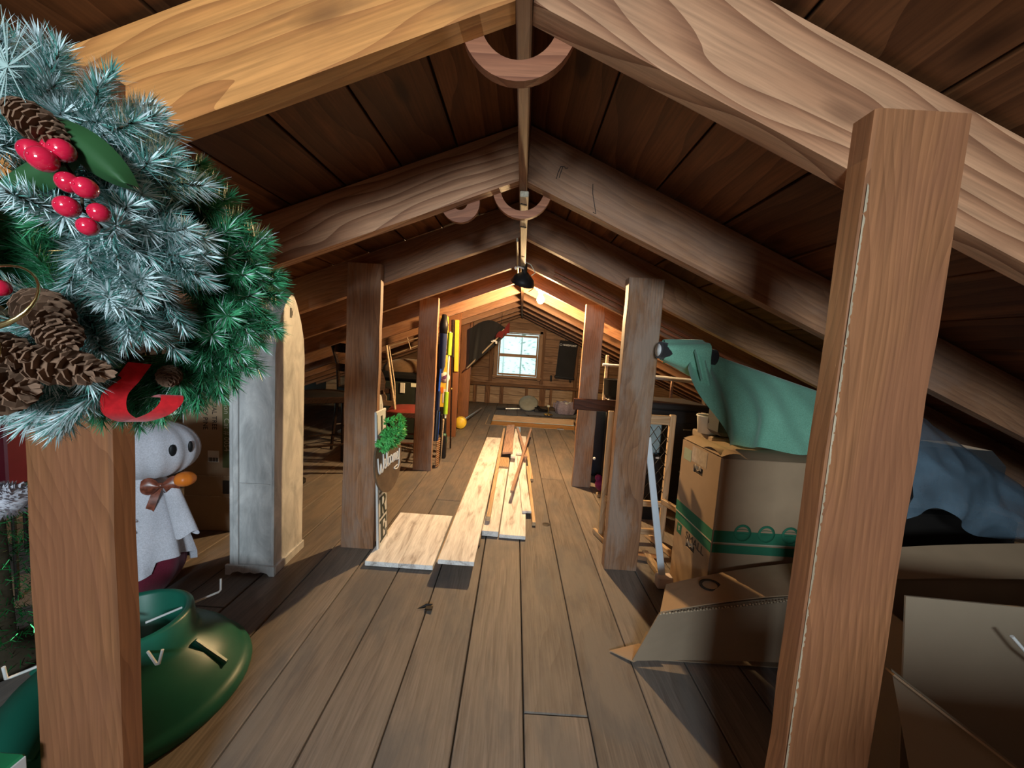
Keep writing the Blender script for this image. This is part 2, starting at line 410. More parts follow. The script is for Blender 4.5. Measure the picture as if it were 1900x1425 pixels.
def copy_tree(o, parent=None):
    c = o.copy(); COL.objects.link(c)
    if parent is not None: c.parent = parent
    for ch in [k for k in bpy.data.objects if k.parent == o]: copy_tree(ch, c)
    return c
ORD = ['', 'first', 'second', 'third', 'fourth', 'fifth', 'sixth', 'seventh', 'eighth', 'ninth', 'tenth', 'eleventh']

# ------------------------------------------------------------------ the room shell
YB, YF = -1.62, 7.62                       # gable behind the camera, far gable
SL, SR = 0.400, 0.420                      # roof slopes left and right
def xr(y): return -0.032 + 0.0155 * y      # ridge line wanders and climbs slightly
def zr(y): return 1.662 + 0.018 * (y - 0.64)
RH = 0.185
def roofz(x, y):                           # underside of the roof boards
    d = x - xr(y); return zr(y) + RH - (SR * d if d > 0 else -SL * d)
def rbot(x, y): return roofz(x, y) - RH

# floor: dark sub floor plus every board, with the stair opening left free
HX0, HX1, HY0, HY1 = -0.37, 1.07, 5.43, 6.30
sub = MB()
sub.box((0, (YB + HY0) / 2 - .1, -0.055), (9.0, HY0 - YB + .2 - .02, 0.05))
sub.box((0, (HY1 + YF) / 2 + .2, -0.055), (9.0, YF - HY1 + .36, 0.05))
sub.box(((-4.5 + HX0) / 2, (HY0 + HY1) / 2, -0.055), (4.5 + HX0, HY1 - HY0 + .04, 0.05))
sub.box(((4.5 + HX1) / 2, (HY0 + HY1) / 2, -0.055), (4.5 - HX1, HY1 - HY0 + .04, 0.05))
floor = tag(sub.build('floor', 'rust'), 'worn grey brown plank floor of the attic', kind='structure')
seams = [0.095 + 0.2 * i for i in range(-22, 23)]
JOINT = {0: [1.05, 3.9], -1: [2.9, 5.2], 1: [3.2], -2: [4.4], -3: [2.6], 2: [4.1], -4: [3.5]}
for i, x0 in enumerate(seams[:-1]):
    k = i - 22; x1 = x0 + 0.2; cx = (x0 + x1) / 2
    js = JOINT.get(k, [random.uniform(0.2, 2.4), random.uniform(3.0, 5.2)])
    ends = [YB] + sorted(js) + [YF]
    if cx > HX0 and cx < HX1: ends = [e for e in ends if not HY0 <= e <= HY1] + [HY0, HY1]; ends.sort()
    for a, b in zip(ends[:-1], ends[1:]):
        if abs(a - HY0) < 1e-6 and abs(b - HY1) < 1e-6 and HX0 < cx < HX1: continue
        L = b - a - 0.003; dz = random.uniform(-0.0025, 0.0005)
        m = MB().box((0, 0, 0), (L, 0.2 - random.uniform(0.0035, 0.007), 0.028), 0.0025)
        m.build('floor_board', 'floor', floor, (cx, (a + b) / 2, -0.0145 + dz), (random.uniform(-.006, .006), 0, PI / 2))
# clutter of the boards themselves: knot holes
tobj(MB().lathe([(0.0, 0.0016), (0.020, 0.0016), (0.024, 0.0004)], 12), 'knot_hole_plug', 'rust', (0.267, 2.319, 0.0008), (0, 0, 0),
     'black round knot hole in the floor beyond the loose planks', 'knot')
sp = MB()
sp.add([(0, 0, .001), (.05, .012, .001), (.062, .03, .006), (.035, .022, .012)], [(0, 1, 2, 3)])
sp.add([(.03, .0, .001), (.065, .004, .001), (.068, -.012, .008), (.045, -.01, .004)], [(0, 1, 2, 3)])
sp.box((.05, .008, .003), (.03, .02, .006), 0.001)
tobj(sp, 'wood_splinter', 'rust', (-0.345, 1.465, 0), (0, 0, 0), 'dark splintered knot sticking up from a floor board', 'splinter')

# roof boards, running along the ridge
ceil = MB()
for sgn, sl in ((-1, SL), (1, SR)):
    P = []
    for y in (YB - .1, YF + .1):
        for d in (0.0, 4.95):
            x = xr(y) + sgn * d; P.append((x, y, zr(y) + RH - sl * d + 0.035))
    a, b, c, d = P
    up = (0, 0, 0.06); add = lambda p: (p[0], p[1], p[2] + 0.05)
    ceil.add([a, b, d, c, add(a), add(b), add(d), add(c)], [(0, 1, 2, 3), (4, 7, 6, 5), (0, 4, 5, 1), (1, 5, 6, 2), (2, 6, 7, 3), (3, 7, 4, 0)])
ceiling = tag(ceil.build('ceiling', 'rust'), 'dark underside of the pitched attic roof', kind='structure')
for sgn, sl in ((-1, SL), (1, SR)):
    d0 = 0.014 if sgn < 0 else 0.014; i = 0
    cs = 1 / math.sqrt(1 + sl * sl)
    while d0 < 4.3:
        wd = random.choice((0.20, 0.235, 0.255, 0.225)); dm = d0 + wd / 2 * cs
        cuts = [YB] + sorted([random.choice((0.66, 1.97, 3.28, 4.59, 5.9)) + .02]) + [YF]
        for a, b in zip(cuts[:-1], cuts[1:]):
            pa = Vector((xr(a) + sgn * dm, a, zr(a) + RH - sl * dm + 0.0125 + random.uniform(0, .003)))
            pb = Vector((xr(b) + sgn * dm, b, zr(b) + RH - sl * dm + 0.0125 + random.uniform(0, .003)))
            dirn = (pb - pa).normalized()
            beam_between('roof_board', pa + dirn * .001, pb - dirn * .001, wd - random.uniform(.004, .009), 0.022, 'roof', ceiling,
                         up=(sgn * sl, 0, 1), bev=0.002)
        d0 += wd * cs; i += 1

# far gable: siding boards around the window opening, studs, plate
WX0, WX1, WZ0, WZ1 = -0.395, 0.490, 0.575, 1.480
wall = MB()
wall.box((-2.55, YF + .10, 0.9), (4.3, .04, 1.9)); wall.box((2.64, YF + .10, 0.9), (4.3, .04, 1.9))
wall.box((.0475, YF + .10, 0.265), (.9, .04, .62)); wall.box((.0475, YF + .10, 1.74), (.9, .04, .52))
wback = tag(wall.build('wall_back', 'rust'), 'far gable wall of brown boards and studs', kind='structure')
z = 0.0
while z < 2.0:
    h = random.choice((.15, .17, .19)); zc = z + h / 2
    hw = 4.2
    segs = [(-3.9, 3.9)]
    if zc + h / 2 > WZ0 and zc - h / 2 < WZ1: segs = [(-3.9, WX0 - .03), (WX1 + .03, 3.9)]
    for a, b in segs:
        lim = (1.97 - zc) / .41
        a, b = max(a, -lim + .12), min(b, lim + .12)
        if b - a < .1: continue
        MB().box((0, 0, 0), (b - a, .02, h - .006), .002).build('siding_board', 'palesiding' if zc < .36 else 'siding', wback, ((a + b) / 2, YF + .065, zc))
    z += h
for x, z0, z1, wd in ((-1.6, 0, 1.1, .05), (-1.0, 0, 1.35, .05), (-.49, .46, 1.60, .07), (.56, .46, 1.62, .07), (1.26, 0, 1.28, .06), (1.9, 0, 1.0, .05)):
    MB().box((0, 0, 0), (z1 - z0, wd, .05), .003).build('stud', 'stud', wback, (x, YF + .03, (z0 + z1) / 2), (0, PI / 2, PI / 2))
MB().box((0, 0, 0), (3.6, .09, .055), .003).build('wall_plate', 'stud', wback, (.1, YF + .01, .40))
for x, wd in ((-.80, .05), (-.77, .03), (-.53, .10), (-.24, .075), (.275, .06), (.605, .12), (.78, .05), (1.30, .05)):
    MB().box((0, 0, 0), (.372, wd, .05), .003).build('short_stud', 'stud', wback, (x, YF + .03, .187), (0, PI / 2, PI / 2))

# far window: casing, two sashes with their panes
win = tag(link('window_1', None, None, (0.05, YF - .01, WZ0)), 'double hung window with pale wooden casing', kind='structure')
def bar(name, cx, cz, w, d, h, mat='trimwood', parent=None, y=0.0):
    L = max(w, h); vert = h > w
    m = MB().box((0, 0, 0), (L, d, min(w, h)), .003)
    return m.build(name, mat, parent or win, (cx, y, cz), (0, PI / 2 if vert else 0, 0))
H = WZ1 - WZ0
for sx in (-1, 1):
    bar('side_casing', sx * .455, H / 2, .062, .035, H + .10, y=0)
    bar('jamb', sx * .415, H / 2, .018, .09, H - .04, y=.05)
bar('head_casing', 0, H + .028, .98, .035, .068)
bar('head_jamb', 0, H - .018, .84, .09, .018, y=.05)
bar('window_sill', 0, .0, 1.0, .07, .045, y=-.02)
for nm, zc, hh, yy in (('lower_sash', .238, .42, .03), ('upper_sash', .645, .43, .065)):
    s = MB().box((0, 0, hh / 2 - .02), (.80, .03, .04), .003).build(nm, 'trimwood', win, (0, yy, zc))
    for sx in (-1, 1): MB().box((0, 0, 0), (hh - .08, .03, .03), .003).build('sash_stile', 'trimwood', s, (sx * .3855, 0, 0), (0, PI / 2, 0))
    MB().box((0, 0, 0), (.80, .03, .04), .003).build('sash_rail', 'trimwood', s, (0, 0, -hh / 2 + .02))
    MB().box((0, 0, 0), (.742, .004, hh - .08), 0).build('pane', 'glass', s, (0, 0, 0))
# outdoors beyond that window
tobj(MB().box((0, 0, 0), (60, 40, .2)), 'ground', 'outground', (0, 29, -2.6)).__setitem__('kind', 'structure')
for i in range(6):
    x = -2.75 + i * 1.05 + random.uniform(-.2, .2); y = 13 + (i * 37 % 5) * 2.6
    t = thing('tree', 'pale tree trunk seen through the far window', 'tree', (x, y, -2.5), group='trees beyond the far window')
    t1 = MB(); h = random.uniform(4.5, 7)
    t1.tube([(0, 0, 0), (random.uniform(-.1, .1), 0, h * .5), (random.uniform(-.25, .25), 0, h)], [.045, .035, .02], 8); t1.build('trunk', 'bark', t)
    t2 = MB()
    for j in range(90):
        zz = random.uniform(2.2, h); c = Vector((random.gauss(0, .55), random.gauss(0, .5), zz)); a = random.uniform(0, 6.28)
        d1 = Vector((math.cos(a), math.sin(a), random.uniform(-.4, .4))) * .10; d2 = Vector((-math.sin(a), math.cos(a), .5)) * .05
        t2.add([c - d1, c - d2, c + d1, c + d2], [(0, 1, 2, 3)])
    t2.build('foliage', 'outleaf', t)['kind'] = 'stuff'

# gable behind the camera with its own window opening (out of frame, lets the daylight in)
wf = MB(); wf.box((-2.5, YB - .03, .9), (4.04, .04, 2.0)); wf.box((2.36, YB - .03, .9), (4.48, .04, 2.0))
wf.box((-.18, YB - .03, .49), (.6, .04, 1.18)); wf.box((-.18, YB - .03, 1.71), (.6, .04, .38))
tag(wf.build('wall_front', 'siding'), 'gable wall behind the camera with a window opening', kind='structure')

for nm, lab, (x, y, z), (w, d, h) in (('shade_blocker_box', 'unseen brown box added behind the camera to shade the lower right', (.78, -.36, 0), (.95, .28, .84)),):  # added out of frame to keep daylight off the lower right corner
    t = thing(nm, lab, 'box', (x, y, z))
    MB().box((0, 0, h / 2), (w, d, h), .006).build('carton', 'cardboard', t); MB().box((0, 0, h + .001), (w, .05, .001)).build('tape_strip', 'tape', t)
# stair opening lining
hatch = thing('stair_opening', 'framed stair opening cut in the floor before the far window', 'hatch', (0, 0, 0))
hx = (HX0 + HX1) / 2; hw = HX1 - HX0
beam_between('far_lining', (HX0, HY1 + .012, -.052), (HX1, HY1 + .012, -.052), .022, .10, 'pine', hatch)
beam_between('ledge', (HX0 + .02, HY1 - .035, -.137), (HX1, HY1 - .035, -.137), .07, .066, 'orangepine', hatch)
beam_between('near_lining', (HX0, HY0 - .0125, -.085), (HX1, HY0 - .0125, -.085), .02, .17, 'pine', hatch)
for x in (HX0 - .011, HX1 + .011): beam_between('side_lining', (x, HY0, -.085), (x, HY1, -.085), .02, .17, 'pine', hatch)
MB().box((hx, (HY0 + HY1) / 2, -.5), (hw + .1, HY1 - HY0 + .1, .02)).build('dark_bottom', 'siding', hatch)
for nm, c, d in (('shaft_side', (HX0 - .03, (HY0 + HY1) / 2, -.33), (.02, .95, .34)), ('shaft_side', (HX1 + .03, (HY0 + HY1) / 2, -.33), (.02, .95, .34)),
                 ('shaft_end', (hx, HY0 - .04, -.33), (hw, .02, .34)), ('shaft_end', (hx, HY1 + .04, -.33), (hw, .02, .34))):
    MB().box(c, d).build(nm, 'siding', hatch)
MB().box((0, 0, 0), (.10, .035, .012), .002).build('latch', 'steel', hatch, (.73, 5.40, .006), (0, 0, -.1))

# ridge board
rb = MB(); ya, yb = YB, YF + .02
for y0, y1 in ((ya, yb),):
    pts = []
    for y in (y0, y1):
        x, z0 = xr(y), zr(y) - .022
        pts += [(x - .013, y, z0), (x + .013, y, z0), (x + .013, y, z0 + RH + .012), (x - .013, y, z0 + RH + .012)]
    rb.add(pts, [(0, 1, 2, 3), (7, 6, 5, 4), (0, 4, 5, 1), (1, 5, 6, 2), (2, 6, 7, 3), (3, 7, 4, 0)])
xm, ym, zm = xr(3), 3.0, zr(3) - .022
ang = Vector((xr(yb) - xr(ya), yb - ya, zr(yb) - zr(ya)))
beam_between('ridge_board', (xr(ya), ya, zr(ya) + .075), (xr(yb), yb, zr(yb) + .075), .026, .194, 'rafter', None)
tag(bpy.data.objects['ridge_board'], 'narrow ridge board running the length of the roof peak', 'beam')
bpy.data.objects['ridge_board'].matrix_basis = bpy.data.objects['ridge_board'].matrix_world.copy()

# rafters
RY = {n: 0.64 + 0.655 * (n - 1) for n in range(1, 12)}
note = {(-1, 1): 'smooth orange left rafter nearest the camera, behind the wreaths',
        (1, 1): 'right rafter nearest the camera, with long dark grain lines',
        (-1, 2): 'left rafter with strong straight grain and a knot, second from the camera',
        (1, 2): 'second right rafter from the camera, with pencil marks near the peak',
        (-1, 6): 'bright orange lit left rafter beside the bulb', (1, 6): 'bright orange lit right rafter just behind the bulb'}
for n, y in RY.items():
    for sgn, sl in ((-1, SL), (1, SR)):
        yy = y + .021; x0 = xr(yy) + sgn * .0145; x1 = xr(yy) + sgn * 3.95
        cs = 1 / math.sqrt(1 + sl * sl)
        zc = lambda x: rbot(x, yy) + RH / 2 - .004
        jz = random.uniform(-.004, .0)
        hgt = (RH - .006) * cs
        p, q = Vector((x0 + sgn * .03, yy, zc(x0 + sgn * .03) + jz)), Vector((x1, yy, zc(x1) + jz))
        ux = (q - p).normalized(); L = (q - p).length; u = Vector((sgn * sl, 0, 1)).normalized()
        y3 = u.cross(ux).normalized()
        # plumb cut at the ridge: vertical end face
        m = MB(); hh = hgt / 2; tt = .021; sh = hh * sl; e = .03 / cs
        prof = [(-e + sh, -hh), (L, -hh), (L, hh), (-e - sh, hh)]
        b = .002
        v = [(px, -tt, pz) for px, pz in prof] + [(px, tt, pz) for px, pz in prof]
        m.add(v, [(0, 1, 2, 3), (7, 6, 5, 4), (0, 4, 5, 1), (1, 5, 6, 2), (2, 6, 7, 3), (3, 7, 4, 0)])
        lab = note.get((sgn, n), '%s rafter on the %s slope counting from the camera' % (ORD[n], 'left' if sgn < 0 else 'right'))
        o = tobj(m, 'rafter', {(-1, 1): 'rafter_orange', (1, 1): 'rafter_grain', (-1, 2): 'rafter_grain'}.get((sgn, n), 'rafter'), label=lab, cat='rafter')
        o.matrix_basis = Matrix.Translation(p) @ Matrix((ux, y3, u)).transposed().to_4x4()
# pencil marks on the second right rafter
pm = thing('pencil_mark', 'dark pencil scribble on the second right rafter near the peak', 'mark', (.11, RY[2] - .0015, 1.70))
def stroke(pts, r=.0012, mat='graphite', parent=pm, name='stroke', ax='xz'):
    return MB().tube([(p[0], 0, p[1]) for p in pts], r, 5).build(name, mat, parent)
stroke([(0, .02), (-.008, .0), (-.012, -.02)]); stroke([(.006, .018), (0, -.002), (-.004, -.018)]); stroke([(0, .02), (.012, .019), (.016, .014), (.024, .016)])
stroke([(.11, -.03), (.112, -.06), (.122, -.10), (.128, -.125), (.118, -.12)])

# posts
posts = [(-.81, -.663, .60, -1, 1), (-.868, -.697, 1.895, -1, 3), (-.845, -.680, 3.20, -1, 5), (-.835, -.680, 4.52, -1, 7), (-.865, -.690, 5.83, -1, 9),
         (.520, .668, .60, 1, 1), (.532, .704, 1.855, 1, 3), (.545, .700, 3.05, 1, 5)]
plab = {(-1, 1): 'smooth reddish post on the left nearest the camera, under the wreaths', (-1, 3): 'grey topped left post with the letter sign leaning on it',
        (-1, 5): 'grey brown left post beside the lime and blue poles', (-1, 7): 'orange lit left post with a yellow carton behind poles',
        (-1, 9): 'last left post before the far window, by the black cloth', (1, 1): 'big reddish post on the right nearest the camera with a frayed pale edge',
        (1, 3): 'reddish right post in front of the lattice gate', (1, 5): 'grained grey right post crossed by a short dark board'}
tops = {(-1, 1): 1.49, (-1, 3): 1.49, (-1, 5): 1.51, (-1, 7): 1.53, (-1, 9): 1.53, (1, 1): 1.50, (1, 3): 1.495, (1, 5): 1.515}
for x0, x1, y, sgn, n in posts:
    zt = tops[(sgn, n)]; th = .040 if (sgn, n) != (1, 3) else .055
    yc = y + th / 2; w = x1 - x0
    m = MB(); N = 14
    # sawn board with a slightly waney profile; local X = up
    ring = []
    for i in range(N + 1):
        h = zt * i / N; e1 = random.uniform(-.0022, .0022); e2 = random.uniform(-.0022, .0022); c = .004
        a, b = -w / 2 + e1, w / 2 + e2; t = th / 2
        ring.append([(h, a + c, -t), (h, b - c, -t), (h, b, -t + c), (h, b, t), (h, a, t), (h, a, -t + c)])
    v = [p for r in ring for p in r]; f = []
    for i in range(N):
        for k in range(6): f.append((i * 6 + k, i * 6 + (k + 1) % 6, (i + 1) * 6 + (k + 1) % 6, (i + 1) * 6 + k))
    f += [tuple(range(6))[::-1], tuple(range(N * 6, N * 6 + 6))]
    m.add(v, f)
    o = tobj(m, 'support_post', 'post_grey' if n in (3, 5) else 'post', label=plab[(sgn, n)], cat='post')
    # local x -> up, y -> right, z -> +Y(depth)
    o.matrix_basis = Matrix.Translation(((x0 + x1) / 2, yc, 0)) @ Matrix(((0, 1, 0), (0, 0, 1), (1, 0, 0))).to_4x4()
    if (sgn, n) == (1, 1):      # the frayed pale arris of the nearest right post
        fr = MB()
        for i in range(320):
            h = random.uniform(.22, 1.38); wd = random.uniform(.0003, .003); l = random.uniform(.005, .022)
            fr.add([(h, -w / 2 + .001, -th / 2 - .0006), (h + l, -w / 2 + .001, -th / 2 - .0006), (h + l * .7, -w / 2 + .002 + wd, -th / 2 - .0008), (h + l * .3, -w / 2 + .002 + wd, -th / 2 - .0008)], [(0, 1, 2, 3)])
        fo = fr.build('frayed_edge', 'palewood', o); fo['kind'] = 'stuff'; fo['label'] = 'pale frayed edge'

# wooden rings hung behind the rafters at the peak
def uring(ro, ri, leg=.07, th=.018):
    m = MB(); n = 22; o = []; i_ = []
    for k in range(n + 1):
        a = PI + PI * k / n; o.append((ro * math.cos(a), ro * math.sin(a))); i_.append((ri * math.cos(a), ri * math.sin(a)))
    o = [(-ro, leg)] + o + [(ro, leg)]; i_ = [(-ri, leg)] + i_ + [(ri, leg)]
    N = len(o); v = []
    for y in (0, th): v += [(p[0], y, p[1]) for p in o] + [(p[0], y, p[1]) for p in i_]
    f = []
    for k in range(N - 1):
        f += [(k, k + 1, N + k + 1, N + k), (2 * N + k, 3 * N + k, 3 * N + k + 1, 2 * N + k + 1),
              (k, 2 * N + k, 2 * N + k + 1, k + 1), (N + k, N + k + 1, 3 * N + k + 1, 3 * N + k)]
    f += [(0, N, 3 * N, 2 * N), (N - 1, 3 * N - 1, 4 * N - 1, 2 * N - 1)]
    m.add(v, f); return m
tobj(uring(.101, .067, .05), 'wooden_arch', 'ring', (-.030, RY[1] + .0425, 1.663), (0, 0, 0), 'large reddish horseshoe shaped wooden ring behind the nearest rafters', 'ring')
tobj(uring(.103, .076, .06), 'wooden_arch', 'ring', (-.013, RY[2] + .0425, 1.662), (0, 0, 0), 'medium thin wooden ring under the second pair of rafters', 'ring')
tobj(uring(.068, .026, .05), 'wooden_arch', 'ring', (-.226, RY[2] + .0425, 1.602), (0, -.32, 0), 'small thick wooden ring hanging left of the medium ring', 'ring')

# ------------------------------------------------------------------ the light
bl = thing('light_bulb', 'lit bare bulb in its holder under the right rafter', 'lamp', (0.190, 3.352, 1.569))
MB().lathe([(0.0, -.036), (.012, -.034), (.024, -.024), (.031, -.008), (.032, .004), (.027, .020), (.017, .036), (.013, .046), (.013, .052)], 20).build('glass_bulb', 'bulb', bl, (0, 0, 0))
MB().lathe([(0, .0525), (.019, .053), (.021, .060), (.024, .078), (.045, .084), (.047, .096), (0, .096)], 20).build('lamp_holder', 'porcelain', bl)
MB().box((0, 0, 0), (.22, .074, .022), .002).build('mounting_block', 'pine', bl, (.015, -.010, .108), (0, .10, .15))
MB().tube([(.02, 0, .12), (-.06, .03, .128), (-.15, .06, .150), (-.175, .2, .16)], .004, 6).build('cable', 'palepole', bl)

cl = thing('clamp_lamp', 'dark domed clamp lamp hanging off the ridge in front of the bulb', 'lamp', (0.010, 2.515, 1.605))
MB().lathe([(.020, .045), (.024, .04), (.045, .026), (.068, .004), (.082, -.03), (.080, -.031), (.064, .0), (.042, .02), (.0, .032)], 24).build('shade', 'black', cl, (.012, 0, -.025), (.5, .25, 0))
MB().tube([(.012, -.012, .01), (.01, -.03, .07)], .020, 14).build('socket', 'black', cl)
MB().box((0, 0, 0), (.05, .09, .012), .002).build('clamp', 'steel', cl, (-.02, -.03, .045), (.3, .2, .2))
MB().tube([(.01, -.03, .08), (.05, -.05, .06), (.085, -.04, .012), (.06, -.05, -.01)], .0035, 6).build('cord', 'palepole', cl)
MB().tube([(.09, .0, -.05), (.075, .02, -.085), (.05, .03, -.10)], .003, 6).build('wire_guard', 'brass', cl)
MB().ball((-.045, -.055, .03), .010, 10).build('knob', 'whitemetal', cl)

# pale lath fixed under the ridge
lt = thing('ridge_lath', 'pale wooden lath hanging below the ridge with small stamped marks', 'lath', (0, 0, 0))
beam_between('strip', (xr(1.33) + .006, 1.33, zr(1.33) - .034), (xr(3.0) + .004, 3.0, zr(3.0) - .034), .030, .020, 'lath', lt)
beam_between('strip', (xr(1.9) - .026, 1.9, zr(1.9) - .034), (xr(3.0) - .032, 3.0, zr(3.0) - .05), .010, .020, 'lath', lt)
for y in (1.40, 1.66):
    MB().box((0, 0, 0), (.026, .010, .004), .001).build('hinge_pin', 'rust', lt, (xr(y) + .004, y, zr(y) - .0455), (0, 0, .5))
text('a', .05, 'graphite', lt, (xr(2.2) + .005, 2.2, zr(2.2) - .0445), (PI, 0, 0), ext=.0004)

# thin moulding strips tucked along the right slope
for k, (dz, dy) in enumerate(((0, 0), (-.030, .02))):
    p = (0.225, 2.555 + dy, rbot(.225, 2.555) + .055 + dz); q = (1.75, 2.555 + dy, rbot(1.75, 2.555) + .055 + dz)
    o = beam_between('moulding_strip', p, q, .010, .020, 'ring'); o.matrix_basis = o.matrix_world.copy()
    tag(o, '%s of two long reddish moulding strips lying along the right rafters' % ('upper', 'lower')[k], 'moulding')

# ------------------------------------------------------------------ wreaths
def brush_mesh(name, L, r, n, frost, droop=0.0):
    """one bottle brush branch tip along +Z: twisted stem with needles"""
    m = MB(); m.tube([(0, 0, -.02), (0, 0, L)], [.0022, .0012], 4, mi=2)
    for i in range(n):
        t = random.random() ** .9; z0 = t * L
        a = random.uniform(0, 2 * PI); tilt = random.uniform(.35, 1.05) if t < .92 else random.uniform(.0, .7)
        l = r * random.uniform(.75, 1.15) * (1.0 - .25 * t)
        d = Vector((math.cos(a) * math.sin(tilt + .25), math.sin(a) * math.sin(tilt + .25), math.cos(tilt + .25)))
        s = Vector((-math.sin(a), math.cos(a), 0)) * random.uniform(.00035, .0007)
        b = Vector((0, 0, z0)); tip = b + d * l; mid = b + d * l * .55
        mi = 1 if random.random() < frost * (0.5 + .8 * t) else 0
        m.add([b - s, b + s, mid + s * 1.1, tip, mid - s * 1.1], [(0, 1, 2, 3, 4)], mi)
    return m.mesh(name)
def wreath(label, c, R, r, ntips, mats, frost, L, nl, keep=(), seed=1):
    """keep: ornaments (x, y, z, radius) that no branch may bury"""
    random.seed(seed)
    root = thing('christmas_wreath', label, 'wreath', c)
    ms = []; eye = Vector((0, 0, 1.10)); c = Vector(c)
    for k in range(6):
        mesh = brush_mesh('branch', L * random.uniform(.85, 1.15), nl * random.uniform(.9, 1.1), 300, min(1, frost * random.uniform(.3, 1.6)))
        for mm in mats: mesh.materials.append(M[mm])
        ms.append(mesh)
    MB().tube([(R * math.cos(a * PI / 16), 0, R * math.sin(a * PI / 16)) for a in range(33)], .012, 8).build('hoop', 'twig', root)
    i = n = 0
    while n < ntips and i < ntips * 3:
        th = 2 * PI * ((i * 0.618034) % 1.0); i += 1
        ph = random.uniform(-.85, 1.0) * PI * .68            # angle round the tube: 0 = outwards, then to the front (-y)
        rad = Vector((math.cos(th), 0, math.sin(th))); tan = Vector((-math.sin(th), 0, math.cos(th)))
        out = (rad * math.cos(ph) + Vector((0, -.8, 0)) * abs(math.sin(ph))).normalized()
        d = out * .7 + rad * .5 + tan * random.uniform(-1.5, .5) + Vector((random.gauss(0, .2), .25, random.gauss(0, .2) - .25))
        d.y = max(d.y, -.30); d.normalize()
        p = rad * R + out * r * random.uniform(.1, .6)
        bad = False
        for (ox, oy, oz, orad) in keep:
            o = c + Vector((ox, oy, oz)) - eye
            for t in (0, .35, .7, 1.05):
                q = c + p + d * L * t - eye
                if q.y < o.y + orad and math.hypot(q.x / q.y - o.x / o.y, q.z / q.y - o.z / o.y) * o.y < orad + .016: bad = True
        if bad: continue
        o = link('branch', random.choice(ms), root, p); n += 1
        o.rotation_euler = d.to_track_quat('Z', 'Y').to_euler()
    return root
def cone_mesh(L, r, n=46):
    m = MB(); m.tube([(0, 0, 0), (0, 0, L * .5), (0, 0, L * .95)], [r * .35, r * .62, r * .2], 8)
    for i in range(n):
        t = (i + .5) / n; z0 = L * t; a = i * 2.39996
        rr = r * (math.sin(PI * (.16 + .80 * t)) ** .75); w = rr * .62 + .002
        o = Vector((math.cos(a), math.sin(a), 0)); s = Vector((-math.sin(a), math.cos(a), 0)); b = Vector((0, 0, z0))
        tip = b + o * rr + Vector((0, 0, L * .075)); e = b + o * rr * .4
        th = Vector((0, 0, .0022))
        m.add([e - s * w * .35, e + s * w * .35, b + o * rr * .85 + s * w * .5 + Vector((0, 0, L * .05)), tip, b + o * rr * .85 - s * w * .5 + Vector((0, 0, L * .05)),
               e - s * w * .35 - th, e + s * w * .35 - th, b + o * rr * .85 + s * w * .5 + Vector((0, 0, L * .05)) - th, tip - th, b + o * rr * .85 - s * w * .5 + Vector((0, 0, L * .05)) - th],
              [(0, 1, 2, 3, 4), (9, 8, 7, 6, 5), (0, 4, 9, 5), (4, 3, 8, 9), (3, 2, 7, 8), (2, 1, 6, 7)])
    return m
def put_cone(root, p, d, L, r):
    o = cone_mesh(L, r).build('pine_cone', 'cone', root, p); o.rotation_euler = Vector(d).to_track_quat('Z', 'Y').to_euler(); return o

RIB = [Vector(p) for p in ((.088, -.100, -.105), (.080, -.108, -.126), (.069, -.112, -.144), (.070, -.113, -.164), (.086, -.112, -.174), (.101, -.110, -.172), (.116, -.104, -.164), (.124, -.098, -.152), (.121, -.094, -.143), (.108, -.092, -.146))]
CONES = [((.086, -.078, .100), (.146, -.090, .064), .017), ((.077, -.062, -.082), (.136, -.094, -.102), .022), ((.112, -.080, -.100), (.145, -.088, -.126), .018),
         ((.060, -.070, -.142), (.180, -.090, -.149), .021), ((.040, -.082, -.130), (.106, -.092, -.136), .019), ((.020, -.080, -.182), (.108, -.094, -.168), .026)]
BERRIES = [(.125, -.095, .052, .0105), (.140, -.100, .044, .0108), (.146, -.090, .057, .0100), (.133, -.085, .060, .0095), (.153, -.092, .028, .0092), (.169, -.092, .024, .0095),
           (.151, -.092, .006, .0096), (.179, -.090, .003, .0085), (.170, -.092, -.011, .0082), (.080, -.090, -.073, .008)]
keep1 = [(b[0], b[1], b[2], b[3]) for b in BERRIES]
for a, b, r in CONES:
    for t in (.15, .5, .85): keep1.append(tuple(Vector(a).lerp(Vector(b), t)) + (r * .8,))
keep1 += [(.14, -.07, .07, .018), (.17, -.07, .05, .014)] + [(p.x + .032, p.y + .102, p.z - .042, .010) for p in RIB] + [(.132, .0, -.185, .012)]
W1 = wreath('large frosted blue green wreath with berries and pine cones, hung nearest the camera', (-.580, .450, 1.202), .112, .060, 290,
            ('needleblue', 'frost', 'twig'), .42, .070, .031, keep1, seed=3)
random.seed(21)
low = [o for o in bpy.data.objects if o.name.startswith('branch')][0].data
for k in range(9):                                              # low sprays below the cones
    o = link('branch', low, W1, (.020 + .010 * k, -.020 + random.uniform(-.015, .015), -.170 + random.uniform(-.008, .008)))
    o.rotation_euler = Vector((-.9 + .08 * k, -.1, -.40 + random.uniform(-.15, .15))).to_track_quat('Z', 'Y').to_euler()
def put_cone(root, a, b, r):
    a, b = Vector(a), Vector(b); L = (b - a).length
    o = cone_mesh(L, r, 64).build('pine_cone', 'cone', root, a); o.rotation_euler = (b - a).to_track_quat('Z', 'Y').to_euler(); return o
for a, b, r in CONES: put_cone(W1, a, b, r)
for (x, y, z, r) in BERRIES:
    b = MB().ball((0, 0, 0), r, 18); b.ball((0, -r * .95, 0), r * .14, 6); b.build('berry', 'berry', W1, (x, y, z))
